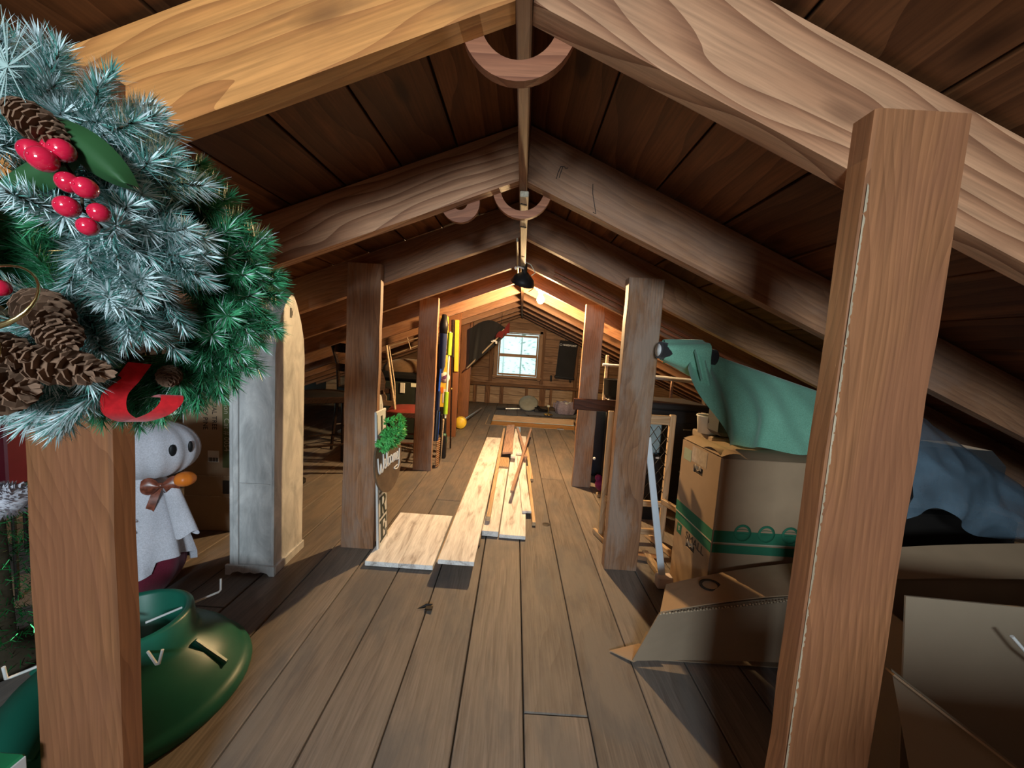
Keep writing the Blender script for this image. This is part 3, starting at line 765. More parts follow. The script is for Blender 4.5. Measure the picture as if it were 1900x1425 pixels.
for pts in ([(.09, -.05, .09), (.125, -.08, .062), (.14, -.085, .045)], [(.12, -.07, .06), (.15, -.08, .03), (.168, -.082, .022)], [(.14, -.07, .03), (.152, -.08, .008), (.17, -.08, -.008)], [(.15, -.07, .02), (.178, -.08, .005)]):
    MB().tube(pts, .0014, 5).build('berry_stem', 'twig', W1)
def leafm(L, w):
    g = MB(); fn = lambda u, v: ((u - .5) * L, -.014 * math.sin(PI * v), (v - .5) * w * math.sin(PI * min(1, u * .96 + .03)) ** .7)
    return g.grid(fn, 10, 4)
leafm(.105, .034).build('flat_leaf', 'leafdark', W1, (.150, -.066, .066), (0, .62, 0)); leafm(.09, .032).build('flat_leaf', 'leafdark', W1, (.10, -.066, .045), (0, -.5, 0))
for (x, z) in ((.100, -.082), (.060, -.142)):
    MB().tube([(x + .038 * math.cos(a * PI / 14), -.108 + .012 * math.sin(a * PI / 14), z + .030 * math.sin(a * PI / 14)) for a in range(29)], [.0012 + .0016 * max(0, math.sin(PI * (a - 14) / 14)) for a in range(29)], 8, cap=False).build('gold_ring', 'gold', W1)
spm = MB()                                                        # starry needle spray at the upper left
for i in range(46):
    a = i * 2.4; t = random.uniform(.02, .05); d = Vector((math.cos(a), random.uniform(-.6, -.1), math.sin(a))).normalized() * t
    s_ = Vector((-math.sin(a), 0, math.cos(a))) * .0006
    spm.add([-s_, s_, d + s_ * .5, d - s_ * .5], [(0, 1, 2, 3)])
spm.build('needle_spray', 'palespray', W1, (.092, -.085, .131))

keep2 = [(p.x, p.y, p.z, .012) for p in RIB] + [(.100, -.10, -.140, .012)]
W2 = wreath('plain green wreath hanging behind the frosted one beside the white cabinet', (-.548, .552, 1.160), .112, .050, 290,
            ('needle2', 'frost', 'twig'), .10, .070, .031, keep2, seed=8)
put_cone(W2, (.090, -.060, -.115), (.108, -.085, -.128), .014)
fine = []
for i in range(len(RIB) - 1):
    a, b, c_, d = RIB[max(i - 1, 0)], RIB[i], RIB[i + 1], RIB[min(i + 2, len(RIB) - 1)]
    for k in range(6):
        t = k / 6; fine.append(.5 * ((2 * b) + (c_ - a) * t + (2 * a - 5 * b + 4 * c_ - d) * t * t + (3 * b - a - 3 * c_ + d) * t ** 3))
fine.append(RIB[-1])
def rib(u, v):
    p = fine[min(len(fine) - 1, int(round(u * (len(fine) - 1))))]; return (p.x + (v - .5) * .009, p.y + (v - .5) * .020, p.z - (v - .5) * .003)
rbm = MB(); rbm.grid(rib, len(fine) - 1, 3); rbm.grid(lambda u, v: tuple(Vector(rib(u, v)) + Vector((.0012, 0, .0012))), len(fine) - 1, 3)
rbm.build('ribbon_loop', 'redfelt', W2)['label'] = 'curled red felt ribbon'

# ------------------------------------------------------------------ left side
# limed cabinet with a pointed top
cab = thing('narrow_cabinet', 'tall narrow whitewashed cabinet with pointed top standing left of the posts', 'cabinet', (-1.150, 1.625, 0), (0, 0, .035))
D, Wd = .235, .198
prof = [(0, .03), (0, 1.02), (.012, 1.10), (.040, 1.19), (.085, 1.265), (.118, 1.300), (.128, 1.300), (.160, 1.255), (.200, 1.17), (.225, 1.09), (D, 1.0), (D, .03)]
MB().prism(prof, -Wd / 2 + .014, Wd / 2 - .012, 'yz').build('body', 'limed', cab)
MB().prism([(y * 1.0 - .004 if y < .1 else y + .004, z) for y, z in prof], Wd / 2 - .012, Wd / 2, 'yz').build('side_panel', 'limed', cab)
MB().prism([(y * 1.0 - .004 if y < .1 else y + .004, z) for y, z in prof], -Wd / 2, -Wd / 2 + .014, 'yz').build('side_panel', 'limed', cab)
MB().box((-Wd / 2 + .030, -.007, .53), (.022, .010, .99), .002).build('front_strip', 'limed', cab)
MB().box((.012, -.006, .43), (.135, .006, .004), .001).build('panel_line', 'limed', cab)
sk = [(-.112, 0), (-.112, .046), (.108, .046), (.108, 0), (.085, 0), (.075, .012), (.05, .018), (.02, .010), (0, .016), (-.03, .010), (-.055, .018), (-.08, .012), (-.09, 0)]
MB().prism(sk, -.016, -.004, 'xz').build('base_board', 'limed', cab)
MB().box((.103, D / 2 - .002, .022), (.012, D + .02, .044), .003).build('base_board', 'limed', cab)
text('|||ı', .05, 'graphite', cab, (Wd / 2 + .0008, .115, 1.215), (PI / 2, 0, PI / 2), ext=.0003, sx=.5)

# ghost doll
gh = thing('ghost_doll', 'stuffed white cloth ghost doll with a bow and orange pumpkin behind the tree stand', 'doll', (-1.500, 1.47, 0), (0, 0, .50))
def gb(u, v):
    a = u * 2 * PI; z = .50 - .36 * v; fold = 1 + .10 * v * math.sin(9 * a + 1.5 * v) + .05 * math.sin(5 * a)
    r = .055 + .085 * v ** .7
    return (1.15 * r * fold * math.cos(a), .95 * r * fold * math.sin(a), z - .035 * v * (math.sin(3 * a) > .2) - .03 * v * math.sin(2 * a))
MB().grid(gb, 64, 14).build('robe', 'whitecloth', gh)
def hd(u, v):
    a = u * 2 * PI; t = PI * v; rr = .155 * (math.sin(t) ** .75); rr *= 1 + .035 * math.sin(15 * a) * (.4 + v * v) + .02 * math.sin(7 * a + 2)
    return (1.02 * rr * math.cos(a), .92 * rr * math.sin(a), .605 + .115 * math.cos(t))
MB().grid(hd, 72, 20).build('head', 'whitecloth', gh, (.03, 0, 0))
for x, s in ((.098, .6), (.142, .38)): MB().ball((0, 0, 0), .022, 12, sq=(s, .3, 1.1)).build('eye', 'black', gh, (x + .03, -.108 + (x - .1) * 1.1, .622), (0, 0, .5))
def base(u, v):
    a = u * 2 * PI; r = .125 * math.sin(PI * (.25 + .62 * v)) ** .6 * (1 + .03 * math.sin(8 * a)); return (r * 1.05 * math.cos(a), r * math.sin(a), .20 - .195 * v)
MB().grid(base, 36, 10).build('base_bag', 'maroon', gh, (.005, 0, 0))
slv = MB(); slv.grid(lambda u, v: (.085 + .055 * v + .026 * math.cos(2 * PI * u) * (1 + .5 * v), -.05 - .03 * v + .020 * math.sin(2 * PI * u), .46 - .19 * v - .015 * math.sin(4 * PI * u)), 20, 8)
slv.build('sleeve', 'whitecloth', gh, (.03, -.03, 0))
bw = MB()
for s in (-1, 1):
    bw.grid(lambda u, v: (s * (.004 + .055 * u), -.012 - .014 * math.sin(PI * v), (v - .5) * (.016 + .055 * math.sin(PI * min(1, u * .8)))), 8, 6)
    bw.grid(lambda u, v: (s * .010 + s * .03 * u + (v - .5) * .028, -.006 + .004 * math.sin(6 * u), -.11 * u), 8, 3)
bw.ball((0, -.012, 0), .012, 10); bw.build('bow', 'bow', gh, (.085, -.075, .475))
pk = MB()
def pum(u, v):
    a = u * 2 * PI; t = PI * v; r = .036 * math.sin(t) * (1 + .06 * abs(math.cos(4 * a))); return (r * math.cos(a), r * math.sin(a), .030 * math.cos(t))
pk.grid(pum, 32, 12); pk.build('pumpkin', 'orange', gh, (.158, -.08, .492))
for z in (.30, .345): MB().tube([(-.005, -.108, z), (.012, -.116, z + .004), (.006, -.12, z + .014)], .0025, 5).build('twig_hand', 'twig', gh, (0, -.012, 0))

# tall carton of the artificial tree
bx = thing('tree_carton', 'tall brown carton lettered artificial tree standing behind the ghost doll', 'box', (-1.640, 1.985, 0), (0, 0, .06))
MB().box((0, .07, .455), (.26, .17, .91), .004).build('carton', 'cardboard', bx)
MB().box((.100, -.0165, .635), (.044, .002, .54)).build('green_band', 'oliveprint', bx)
text('Tradition  Cat # 0054', .040, 'paleprint', bx, (.100, -.0182, .635), (PI / 2, PI / 2, 0))
text('ARTIFICIAL TREE', .034, 'darkprint', bx, (.035, -.0162, .70), (PI / 2, PI / 2, 0))
text('PAISLEY PINE', .034, 'darkprint', bx, (-.012, -.0162, .67), (PI / 2, PI / 2, 0))
MB().box((.030, -.0165, .425), (.058, .002, .064)).build('shipping_label', 'paper', bx)
for k in range(9): MB().box((.008 + k * .0055, -.018, .408), (.0022 + .001 * (k % 3), .001, .022)).build('bar_mark', 'darkprint', bx)
MB().box((.095, -.0165, .255), (.034, .002, .075)).build('print_patch', 'darkprint', bx)
MB().box((0, -.0165, .315), (.26, .002, .003)).build('flap_seam', 'cardedge', bx); MB().box((0, -.0165, .20), (.26, .002, .003)).build('flap_seam', 'cardedge', bx)

# tree stand
ts = thing('tree_stand', 'round green plastic christmas tree stand on the floor behind the left post', 'stand', (-1.09, 1.03, 0))
MB().lathe([(.293, .0), (.296, .012), (.288, .030), (.278, .036), (.268, .048), (.245, .085), (.20, .128), (.165, .150), (.150, .172), (.142, .235), (.130, .243), (.118, .235), (.110, .10), (0, .08)], 56).build('bowl', 'standgreen', ts)
for a in (-.55, 1.0, 2.6, 4.1):
    p = Vector((math.cos(a), math.sin(a), 0)); q = Vector((-math.sin(a), math.cos(a), 0))
    MB().tube([p * .03 + Vector((0, 0, .205)), p * .215 + Vector((0, 0, .205)), p * .222 + q * .003 + Vector((0, 0, .208)), p * .225 + q * .01 + Vector((0, 0, .245))], .0036, 8).build('eye_bolt', 'whitemetal', ts)
for a in (.15, 1.7, 3.3, 4.8):
    MB().box((0, 0, 0), (.12, .016, .05), .004).build('rib', 'standgreen', ts, (.20 * math.cos(a), .20 * math.sin(a), .105), (0, .72, a))

# things in the dark beyond the left edge
tn = thing('tinsel_tree', 'sparkling green tinsel pile in the dark left of the nearest post', 'garland', (-1.585, 1.10, 0))
tm = MB()
for i in range(2600):
    a = random.uniform(0, 6.28); rr = .145 * math.sqrt(random.random()); c = Vector((rr * math.cos(a), rr * math.sin(a), random.uniform(.03, .50)))
    d = Vector((random.gauss(0, 1), random.gauss(0, 1), random.gauss(0, 1))).normalized() * random.uniform(.012, .03); s = d.cross(Vector((random.gauss(0, 1), random.gauss(0, 1), random.gauss(0, 1)))).normalized() * .0011
    tm.add([c - s, c + s, c + d + s * .6, c + d - s * .6], [(0, 1, 2, 3)])
tm.build('tinsel', 'tinsel', tn)['kind'] = 'stuff'
MB().lathe([(0, .02), (.10, .02), (.11, .0), (.115, .03), (.03, .06), (.02, .48), (0, .48)], 20).build('core', 'twig', tn)
tb = thing('dark_red_box', 'dark red gift box above the tinsel at the left edge', 'box', (-2.08, 1.50, .445))
MB().box((0, 0, .15), (.30, .24, .29), .006).build('box_body', 'darkred', tb)
MB().box((0, 0, .300), (.306, .246, .05), .006).build('lid', 'darkred', tb)
MB().box((0, 0, -.02), (.32, .26, .04), .006).build('tray', 'standgreen', tb)
shelf = thing('wire_shelf', 'low dark wire shelf carrying the red box at the left edge', 'shelf', (-2.08, 1.52, -.105))
for dx in (-.18, .18):
    for dy in (-.15, .15): MB().tube([(dx, dy, .105), (dx, dy, .505)], .007, 8).build('leg', 'rust', shelf)
MB().box((0, 0, .505), (.38, .32, .012), .003).build('shelf_board', 'rust', shelf)
pl_ = MB()
for i in range(500):
    a = random.uniform(0, 6.28); b = math.acos(random.uniform(-1, 1)); n_ = Vector((math.sin(b) * math.cos(a), math.sin(b) * math.sin(a), math.cos(b)))
    c = Vector((n_.x * .06, n_.y * .05, n_.z * .045)); s = n_.cross(Vector((.3, .5, .8))).normalized() * .006
    pl_.add([c - s, c + s, c + n_ * .014], [(0, 1, 2)])
pl_.ball((0, 0, 0), .055, 14, sq=(1.05, .85, .78))
tobj(pl_, 'plush_toy', 'whitecloth', (-1.50, 1.06, .56), (0, 0, 0), 'small white plush bit on the tinsel at the left edge', 'toy')
gc = thing('green_gift_box', 'corner of a bright green box with a white edge at the lower left corner', 'box', (-.892, .494, 0))
MB().box((0, 0, .165), (.196, .150, .33), .004).build('box_body', 'brightgreen', gc)
MB().box((0, 0, .3465), (.200, .156, .033), .004).build('lid', 'brightgreen', gc)
MB().box((.101, 0, .3465), (.003, .150, .028), .001).build('white_edge', 'signwhite', gc)

# ------------------------------------------------------------------ dark chairs
def chair(name, label, loc, rz, seat_h, back_h, wood_, seatm, slats='h', group=None, w=.40):
    t = thing(name, label, 'chair', loc, (0, 0, rz), group)
    d = .40
    s = MB(); s.box((0, 0, seat_h - .045), (w, d, .05), .006); s.build('seat_frame', wood_, t)
    c = MB(); c.grid(lambda u, v: ((u - .5) * (w - .02), (v - .5) * (d - .02), seat_h - .02 + .035 * (math.sin(PI * u) * math.sin(PI * v)) ** .4), 12, 12)
    c.build('seat', seatm, t)
    for sx in (-1, 1):
        MB().tube([(sx * (w / 2 - .02), -d / 2 + .02, seat_h - .05), (sx * (w / 2 - .02), -d / 2 + .02, 0)], [.021, .013], 10).build('leg', wood_, t)
        MB().tube([(sx * (w / 2 - .02), d / 2 + .05, 0), (sx * (w / 2 - .02), d / 2 - .015, seat_h - .05), (sx * (w / 2 - .02), d / 2, seat_h + (back_h - seat_h) * .5), (sx * (w / 2 - .025), d / 2 + .07, back_h)], [.014, .019, .017, .012], 10).build('leg', wood_, t)
        MB().tube([(sx * (w / 2 - .02), -d / 2 + .02, seat_h * .38), (sx * (w / 2 - .02), d / 2 + .02, seat_h * .38)], .009, 8).build('stretcher', wood_, t)
    MB().tube([(-w / 2 + .02, -d / 2 + .02, seat_h * .5), (w / 2 - .02, -d / 2 + .02, seat_h * .5)], .009, 8).build('stretcher', wood_, t)
    if slats == 'h':
        for z0, hh in ((back_h - .075, .075), (seat_h + (back_h - seat_h) * .36, .06)):
            k = (z0 + hh / 2 - seat_h) / (back_h - seat_h)
            g = MB(); g.grid(lambda u, v: ((u - .5) * (w - .06), d / 2 + .06 * k - .012 + .035 * math.sin(PI * u), z0 + hh * v + .014 * math.sin(PI * u) * v), 10, 2)
            g.grid(lambda u, v: ((u - .5) * (w - .06), d / 2 + .06 * k + .000 + .035 * math.sin(PI * u), z0 + hh * v + .014 * math.sin(PI * u) * v), 10, 2)
            g.build('back_slat', wood_, t)
    return t
chair('dining_chair', 'dark wood chair with black seat, next to the white cabinet', (-1.56, 3.06, 0), 2.2, .665, 1.00, 'darkchair', 'black', group='dark chairs behind the cabinet')
chair('dining_chair', 'second dark wood chair, tucked behind the first and left of the grey topped post', (-1.50, 3.75, 0), 2.5, .66, 1.06, 'darkchair', 'black', group='dark chairs behind the cabinet')
rc = chair('red_seat_chair', 'mahogany chair with red vinyl seat between two left posts', (-.985, 3.55, 0), 1.75, .50, .50, 'redwood', 'redseat', slats=None, w=.42)
# its leaning splat back, pale carved
bk = thing('chair_back', 'loose carved chair back with a pale vase splat leaning behind the letter sign', 'chair back', (-1.06, 3.28, .515))
MB().tube([(.015, 0, 0), (-.09, .03, .565)], [.012, .010], 8).build('stile', 'palewood', bk)
MB().tube([(-.25, 0, 0), (-.32, .03, .48)], [.012, .010], 8).build('stile', 'redwood', bk)
vs = [(-.030, 0), (-.038, .05), (-.018, .09), (-.030, .13), (-.045, .18), (-.035, .24), (-.015, .29), (-.02, .36), (.02, .36), (.015, .29), (.035, .24), (.045, .18), (.03, .13), (.018, .09), (.038, .05), (.03, 0)]
MB().prism([(x - .098 - z * .16, z + .06) for x, z in vs], .008, .020, 'xz').build('splat', 'palewood', bk)
MB().prism([(x * .35 - .108, z * .10 + .13) for x, z in vs], .004, .0078, 'xz').build('splat_hole', 'darkchair', bk)
MB().box((-.12, .01, .05), (.26, .022, .045), .003).build('lower_rail', 'palewood', bk)
MB().box((-.20, .025, .475), (.23, .02, .05), .003).build('top_rail', 'redwood', bk)

# rod rack above it, trunk, sack
rk = thing('rod_rack', 'pale thin rod rack under the left rafters between two posts', 'rack', (0, 0, 0))
for p, q in (((-1.272, 3.72, 1.070), (-.80, 3.72, 1.235)), ((-1.24, 3.74, .985), (-.82, 3.74, 1.17))):
    MB().tube([p, q], .006, 8).build('rod', 'palewood', rk)
MB().tube([(-1.09, 3.73, 1.17), (-1.05, 3.73, 1.05)], .004, 6).build('cross_rod', 'palewood', rk)
MB().tube([(-1.27, 3.73, 1.075), (-1.20, 3.73, .70), (-1.16, 3.73, .0)], .007, 8).build('stand_rod', 'palewood', rk)
MB().tube([(-.81, 3.73, 1.24), (-.79, 3.73, .0)], .007, 8).build('stand_rod', 'palewood', rk)
tk = thing('storage_chest', 'dark green chest with a grey latch and white label behind the red chair', 'chest', (-1.30, 4.45, 0))
MB().box((0, 0, .34), (.62, .42, .66), .012).build('chest_body', 'trunk', tk)
MB().box((0, 0, .73), (.64, .44, .10), .03).build('lid', 'black', tk)
MB().box((.03, -.218, .60), (.055, .012, .12), .004).build('latch', 'paper', tk)
MB().box((.16, -.216, .64), (.07, .004, .045), .001).build('label', 'palepole', tk)
for k in (-.2, .2): MB().box((k, -.214, .34), (.03, .006, .62), .002).build('strap', 'darkchair', tk)
sk_ = MB(); sk_.grid(lambda u, v: ((.30 + .02 * math.sin(7 * u * 6.28)) * math.cos(2 * PI * u) * math.sin(PI * v * .5 + .02), .19 * math.sin(2 * PI * u) * math.sin(PI * v * .5 + .02), .15 * math.cos(PI * v * .5) * (1 + .12 * math.sin(5 * 2 * PI * u) * v)), 40, 10)
tobj(sk_, 'brown_sack', 'sack', (-1.28, 4.45, .781), (0, 0, 0), 'slumped brown sack on top of the dark chest', 'sack')
gr = thing('floor_tray', 'dim metal tray on the floor under the dark chairs', 'tray', (-1.85, 4.35, 0))
MB().lathe([(0, .004), (.15, .004), (.19, .03), (.195, .03), (.152, 0), (0, 0)], 24).build('dish', 'steel', gr); MB().tube([(.19 * math.cos(a * .3), .19 * math.sin(a * .3), .035) for a in range(22)], .005, 6).build('rim', 'steel', gr)
ls = thing('lamp_shade', 'small amber lamp shade seen just above the cabinet side', 'shade', (-1.625, 2.735, .985))
MB().lathe([(.062, .12), (.035, 0), (.033, 0), (.060, .12)], 24).build('shade', 'brass', ls); MB().tube([(0, 0, -.985), (0, 0, .05)], .009, 8).build('pole', 'rust', ls); MB().lathe([(0, -.985), (.085, -.985), (.085, -.965), (0, -.955)], 20).build('base', 'rust', ls)

# ------------------------------------------------------------------ signs leaning on the third left post
sg = thing('letter_sign', 'tall white board with dark letters R and E leaning on the left post', 'sign', (-.672, 1.945, 0), (0, 0, 0))
# board lies in the plane facing the aisle; local frame: X up, Y towards camera(-y), leaning a little
def sframe(o, loc, lean, yaw): o.location = loc; o.rotation_euler = (0, lean, yaw)
b = MB(); b.box((0, 0, .375), (.012, .15, .75), .004); b.build('board', 'signwhite', sg)
E2 = [(-.048, -.055), (.048, -.055), (.050, -.018), (.040, -.018), (.030, -.044), (-.004, -.044), (-.004, -.006), (.012, -.006), (.018, -.020), (.026, -.020), (.026, .020), (.018, .020), (.012, .006), (-.004, .006), (-.004, .044), (.030, .044), (.040, .018), (.050, .018), (.048, .055), (-.048, .055), (-.048, .044), (-.034, .044), (-.034, -.044), (-.048, -.044)]
R2a = [(-.050, .044), (-.050, .055), (.018, .055), (.040, .044), (.046, .026), (.040, .008), (.020, -.002), (.036, -.044), (.052, -.044), (.052, -.055), (.018, -.055), (-.001, -.006), (-.010, -.006), (-.010, -.044), (.004, -.044), (.004, -.055), (-.050, -.055), (-.050, -.044), (-.036, -.044), (-.036, .044)]
R2b = [(-.010, .044), (-.010, .006), (.006, .008), (.016, .026), (.006, .044)]
def letter(poly, zc, nm, mat, x=.0064, s=1.0):
    return MB().prism([(p[0] * s, p[1] * s + zc) for p in poly], x, x + .0012, 'yz').build(nm, mat, sg)
letter(E2, .105, 'letter', 'letterdark', s=1.05); letter(R2a, .235, 'letter', 'letterdark', s=1.05); letter(R2b, .235, 'letter_hole', 'signwhite', .0074, s=1.05)
for k, zc in enumerate((.365, .495)): letter(E2, zc, 'letter', 'letterdark', s=1.05)
MB().box((.0064, 0, .665), (.002, .022, .11), .001).build('letter', 'letterdark', sg)
for y_ in (-.066, .066): MB().box((.0064, y_, .375), (.0014, .003, .72)).build('border_line', 'letterdark', sg)
sg.rotation_euler = (0, -.045, .02); sg.location = (-.655, 1.925, .001)
pk_ = thing('picket', 'white pointed picket board standing behind the round sign', 'picket', (-.674, 1.990, 0), (0, -.06, .0))
MB().prism([(-.035, 0), (.035, 0), (.035, .76), (.018, .815), (-.010, .825), (-.035, .775)], -.008, .008, 'yz').build('board', 'signwhite', pk_)
for y_ in (-.017, .0, .017): MB().box((.0085, y_, .42), (.001, .0012, .70)).build('groove', 'limed', pk_)
ws = thing('welcome_sign', 'oval brown sign with white welcome lettering and a green sprig on top', 'sign', (-.632, 1.905, .495), (0, -.06, -.14))
MB().prism([(.145 * math.cos(a * PI / 20), .172 * math.sin(a * PI / 20)) for a in range(40)], -.005, .005, 'yz').build('board', 'signbrown', ws)
def pen(pts, r=.0042):
    P = [Vector((.0065, p[0], p[1])) for p in pts]; F_ = []
    for i in range(len(P) - 1):
        a = P[max(i - 1, 0)]; b = P[i]; c = P[i + 1]; d = P[min(i + 2, len(P) - 1)]
        for k in range(4):
            t = k / 4; F_.append(.5 * ((2 * b) + (c - a) * t + (2 * a - 5 * b + 4 * c - d) * t * t + (3 * b - a - 3 * c + d) * t ** 3))
    F_.append(P[-1]); MB().tube(F_, r, 6).build('letter', 'letterwhite', ws)
pen([(-.118, .035), (-.112, -.03), (-.098, -.045), (-.090, .0), (-.082, -.045), (-.066, -.02), (-.064, .045)])                      # W
pen([(-.062, -.02), (-.046, -.008), (-.044, .010), (-.054, .008), (-.058, -.022), (-.044, -.034), (-.034, -.02)])                   # e
pen([(-.034, -.02), (-.020, .03), (-.018, .062), (-.028, .055), (-.027, -.02), (-.016, -.03)])                                     # l
pen([(.004, .012), (-.008, .012), (-.014, -.012), (-.004, -.028), (.008, -.018)])                                                  # c
pen([(.008, -.018), (.012, .008), (.024, .016), (.034, .0), (.026, -.022), (.014, -.016), (.012, .008)], .0036)                     # o
pen([(.038, .012), (.040, -.025), (.046, .008), (.054, .012), (.056, -.022), (.062, .01), (.070, .012), (.072, -.022), (.080, -.018)]) # m
pen([(.080, -.018), (.094, -.004), (.096, .014), (.086, .012), (.082, -.014), (.096, -.026), (.110, -.012), (.118, .03)])            # e
pen([(.118, .03), (.110, -.05), (.086, -.075), (.050, -.062), (.090, -.055)], .0032)
# sprig of plastic leaves
lm = MB()
for i in range(9):
    a = i / 9 * 2 * PI; t = .16 if i == 8 else .75
    d = Vector((.5 + random.uniform(0, .4), math.cos(a) * t, math.sin(a) * t)).normalized(); s = d.cross(Vector((.2, .3, .9))).normalized(); n_ = s.cross(d)
    L = .036
    lm.add([Vector((0, 0, 0)), d * L * .5 + s * .0075, d * L, d * L * .5 - s * .0075, d * L * .5 + n_ * .002], [(0, 1, 4), (1, 2, 4), (2, 3, 4), (3, 0, 4)])
leafmesh = lm.mesh('leaf_cluster'); leafmesh.materials.append(M['sprig'])
for i in range(70):
    a = random.uniform(0, 2 * PI); r_ = math.sqrt(random.random())
    yy = .115 * r_ * math.cos(a); zz = .075 * r_ * math.sin(a) + .02 * (yy / .1)
    o = link('leaf_cluster', leafmesh, ws, (.012 + .055 * (1 - r_ * r_) + random.uniform(-.006, .006), yy - .01, .150 + zz))
    o.rotation_euler = (random.uniform(-.6, .6) , random.uniform(-.5, .5), math.atan2(yy, .06) + random.uniform(-.4, .4))

# ------------------------------------------------------------------ poles and carton between the third and fourth left posts
um = thing('folded_umbrella', 'long blue umbrella with a navy folded top and black grip on the second grey post', 'umbrella', (-.665, 3.34, 0))
MB().lathe([(.0, 1.36), (.018, 1.35), (.032, 1.27), (.037, 1.15), (.030, .92), (.012, .86)], 14).build('folded_canopy', 'navy', um, (.0, .02, 0), (-.03, 0, 0))
MB().lathe([(.0, 1.395), (.022, 1.39), (.040, 1.30), (.036, 1.22), (.034, 1.22)], 14).build('dark_cap', 'black', um, (.0, .02, 0), (-.03, 0, 0))
MB().tube([(0, -.005, .90), (0, -.05, .55)], .0115, 12).build('shaft', 'bluemetal', um)
MB().tube([(0, -.03, .70), (0, -.05, .52)], .017, 12).build('sleeve', 'navy', um)
MB().tube([(0, -.05, .53), (0, -.085, .26)], .021, 12).build('grip', 'grip', um)
MB().tube([(.021, -.052, .52), (.021, -.088, .27)], .004, 6).build('grip_stripe', 'bluemetal', um)
lp = thing('lime_pole', 'pale pole with two lime green foam sleeves leaning beside the blue umbrella', 'pole', (-.655, 3.62, 0))
MB().tube([(0, .06, 1.25), (0, .0, .22)], .0105, 12).build('pole', 'palepole', lp)
MB().tube([(0, .060, 1.24), (0, .045, 1.02)], .024, 14).build('foam_sleeve', 'lime', lp)
MB().tube([(0, .018, .66), (0, .008, .44)], .022, 14).build('foam_sleeve', 'lime', lp)
MB().tube([(0, .005, .40), (0, .0, .24)], .016, 12).build('black_end', 'black', lp)
MB().lathe([(0, .0), (.03, .0), (.028, .05), (.016, .09), (0, .09)], 14).build('tip', 'standgreen', lp, (0, 0, .16))
MB().box((0, 0, .115), (.05, .06, .23), .006).build('foot_block', 'rust', lp, (0, .0, 0))
yc = thing('yellow_carton', 'tall yellow carton with orange letters and a white round picture', 'carton', (-.690, 3.79, 0), (0, -.035, 0))
MB().box((0, 0, .945), (.075, .045, .92), .004).build('carton', 'yellowbox', yc)
text('0831', .085, 'orangeletter', yc, (-.004, -.0232, 1.27), (PI / 2, PI / 2, 0), sx=1.25)
text('C3', .07, 'purpleletter', yc, (.006, -.0232, 1.055), (PI / 2, PI / 2, 0)); text('E', .07, 'purpleletter', yc, (.004, -.0232, .96), (PI / 2, 0, 0))
MB().lathe([(0, .0), (.055, .0), (.055, .002), (0, .002)], 24).build('round_picture', 'pinkwhite', yc, (.012, -.0228, .79), (PI / 2, 0, 0))
dz_ = MB(); dz_.ball((0, 0, 0), .020, 8, sq=(1, .05, .9)); dz_.ball((.02, 0, .02), .012, 8, sq=(1, .05, 1)); dz_.ball((-.02, 0, -.02), .014, 8, sq=(1, .05, .7)); dz_.build('picture_blob', 'purpleletter', yc, (.012, -.026, .79))
MB().box((.012, -.0235, .60), (.040, .002, .14)).build('pale_panel', 'pinkwhite', yc); MB().box((-.012, -.0245, .66), (.03, .002, .06)).build('orange_patch', 'orange', yc)
MB().box((0, 0, .2425), (.06, .05, .485), .004).build('lower_box', 'rust', yc)
br = thing('dark_stick', 'dark brown stick standing right of the yellow carton', 'stick', (-.640, 3.95, 0), (0, -.030, 0))
MB().box((0, 0, 1.19), (.030, .022, .40), .006).build('blade', 'darkchair', br); MB().tube([(0, 0, 1.0), (0, 0, .01)], .009, 8).build('handle', 'darkchair', br)
MB().ball((0, -.01, .66), .014, 8).build('knob', 'brass', br)
tobj(MB().box((0, 0, 0), (.050, .024, .62), .003), 'spirit_level', 'yellow', (-.716, 4.505, 1.12), (0, -.03, 0), 'long yellow spirit level hung on the orange lit post', 'level')
for k, (y, h, mm) in enumerate(((3.42, .46, 'rust'), (3.50, .40, 'palewood'))):
    st = thing('garden_stake', ('dark iron', 'pale wooden')[k] + ' garden stake at the foot of the blue umbrella', 'stake', (-.655, y, 0))
    MB().tube([(0, 0, .0), (0, .03, h)], [.005, .012], 8).build('shaft', mm, st); MB().box((0, .03, h), (.014, .05, .012), .003).build('cross_piece', mm, st)
bs = thing('wicker_strip', 'coiled rusty wicker strip on the floor behind the second grey post', 'strip', (-.66, 3.28, 0))
for k in range(14): MB().tube([(.0, 0, .012 + k * .019), (.018, .05 + .02 * k / 14, .016 + k * .019), (.0, .09 + .03 * k / 14, .010 + k * .019)], .006, 6).build('coil', 'siding', bs)

# mallet, flag cloth at the far left
ml = thing('mallet', 'round yellow headed mallet with steel handle lying on the floor by the last posts', 'mallet', (-.690, 5.02, .085), (0, 0, 0))
MB().lathe([(0, -.05), (.075, -.05), (.080, -.04), (.080, .04), (.075, .05), (0, .05)], 28).build('head', 'yellow', ml, (0, 0, 0), (PI / 2, 0, 0))
MB().tube([(.0, .05, .0), (.13, 1.7, -.06)], [.022, .018], 12).build('handle', 'steel', ml)
fg = thing('black_cloth', 'black cloth with dark red corner hanging from an angled pole left of the far window', 'cloth', (0, 0, 0))
def flg(u, v):
    top = Vector((-.70, 5.62, 1.40)).lerp(Vector((-.17, 5.72, 1.44)), u); bot = Vector((-.70, 5.60, .80)).lerp(Vector((-.19, 5.66, 1.30)), u)
    p = top.lerp(bot, v); p.z += .12 * math.sin(PI * u) * (1 - v) - .0; p.y += .05 * math.sin(9 * u + 2 * v) + .02 * math.sin(17 * u)
    return p
g = MB(); g.grid(flg, 30, 14); g.grid(lambda u, v: Vector(flg(u, v)) + Vector((0, .012, 0)), 30, 14); g.build('cloth', 'blackcloth', fg)
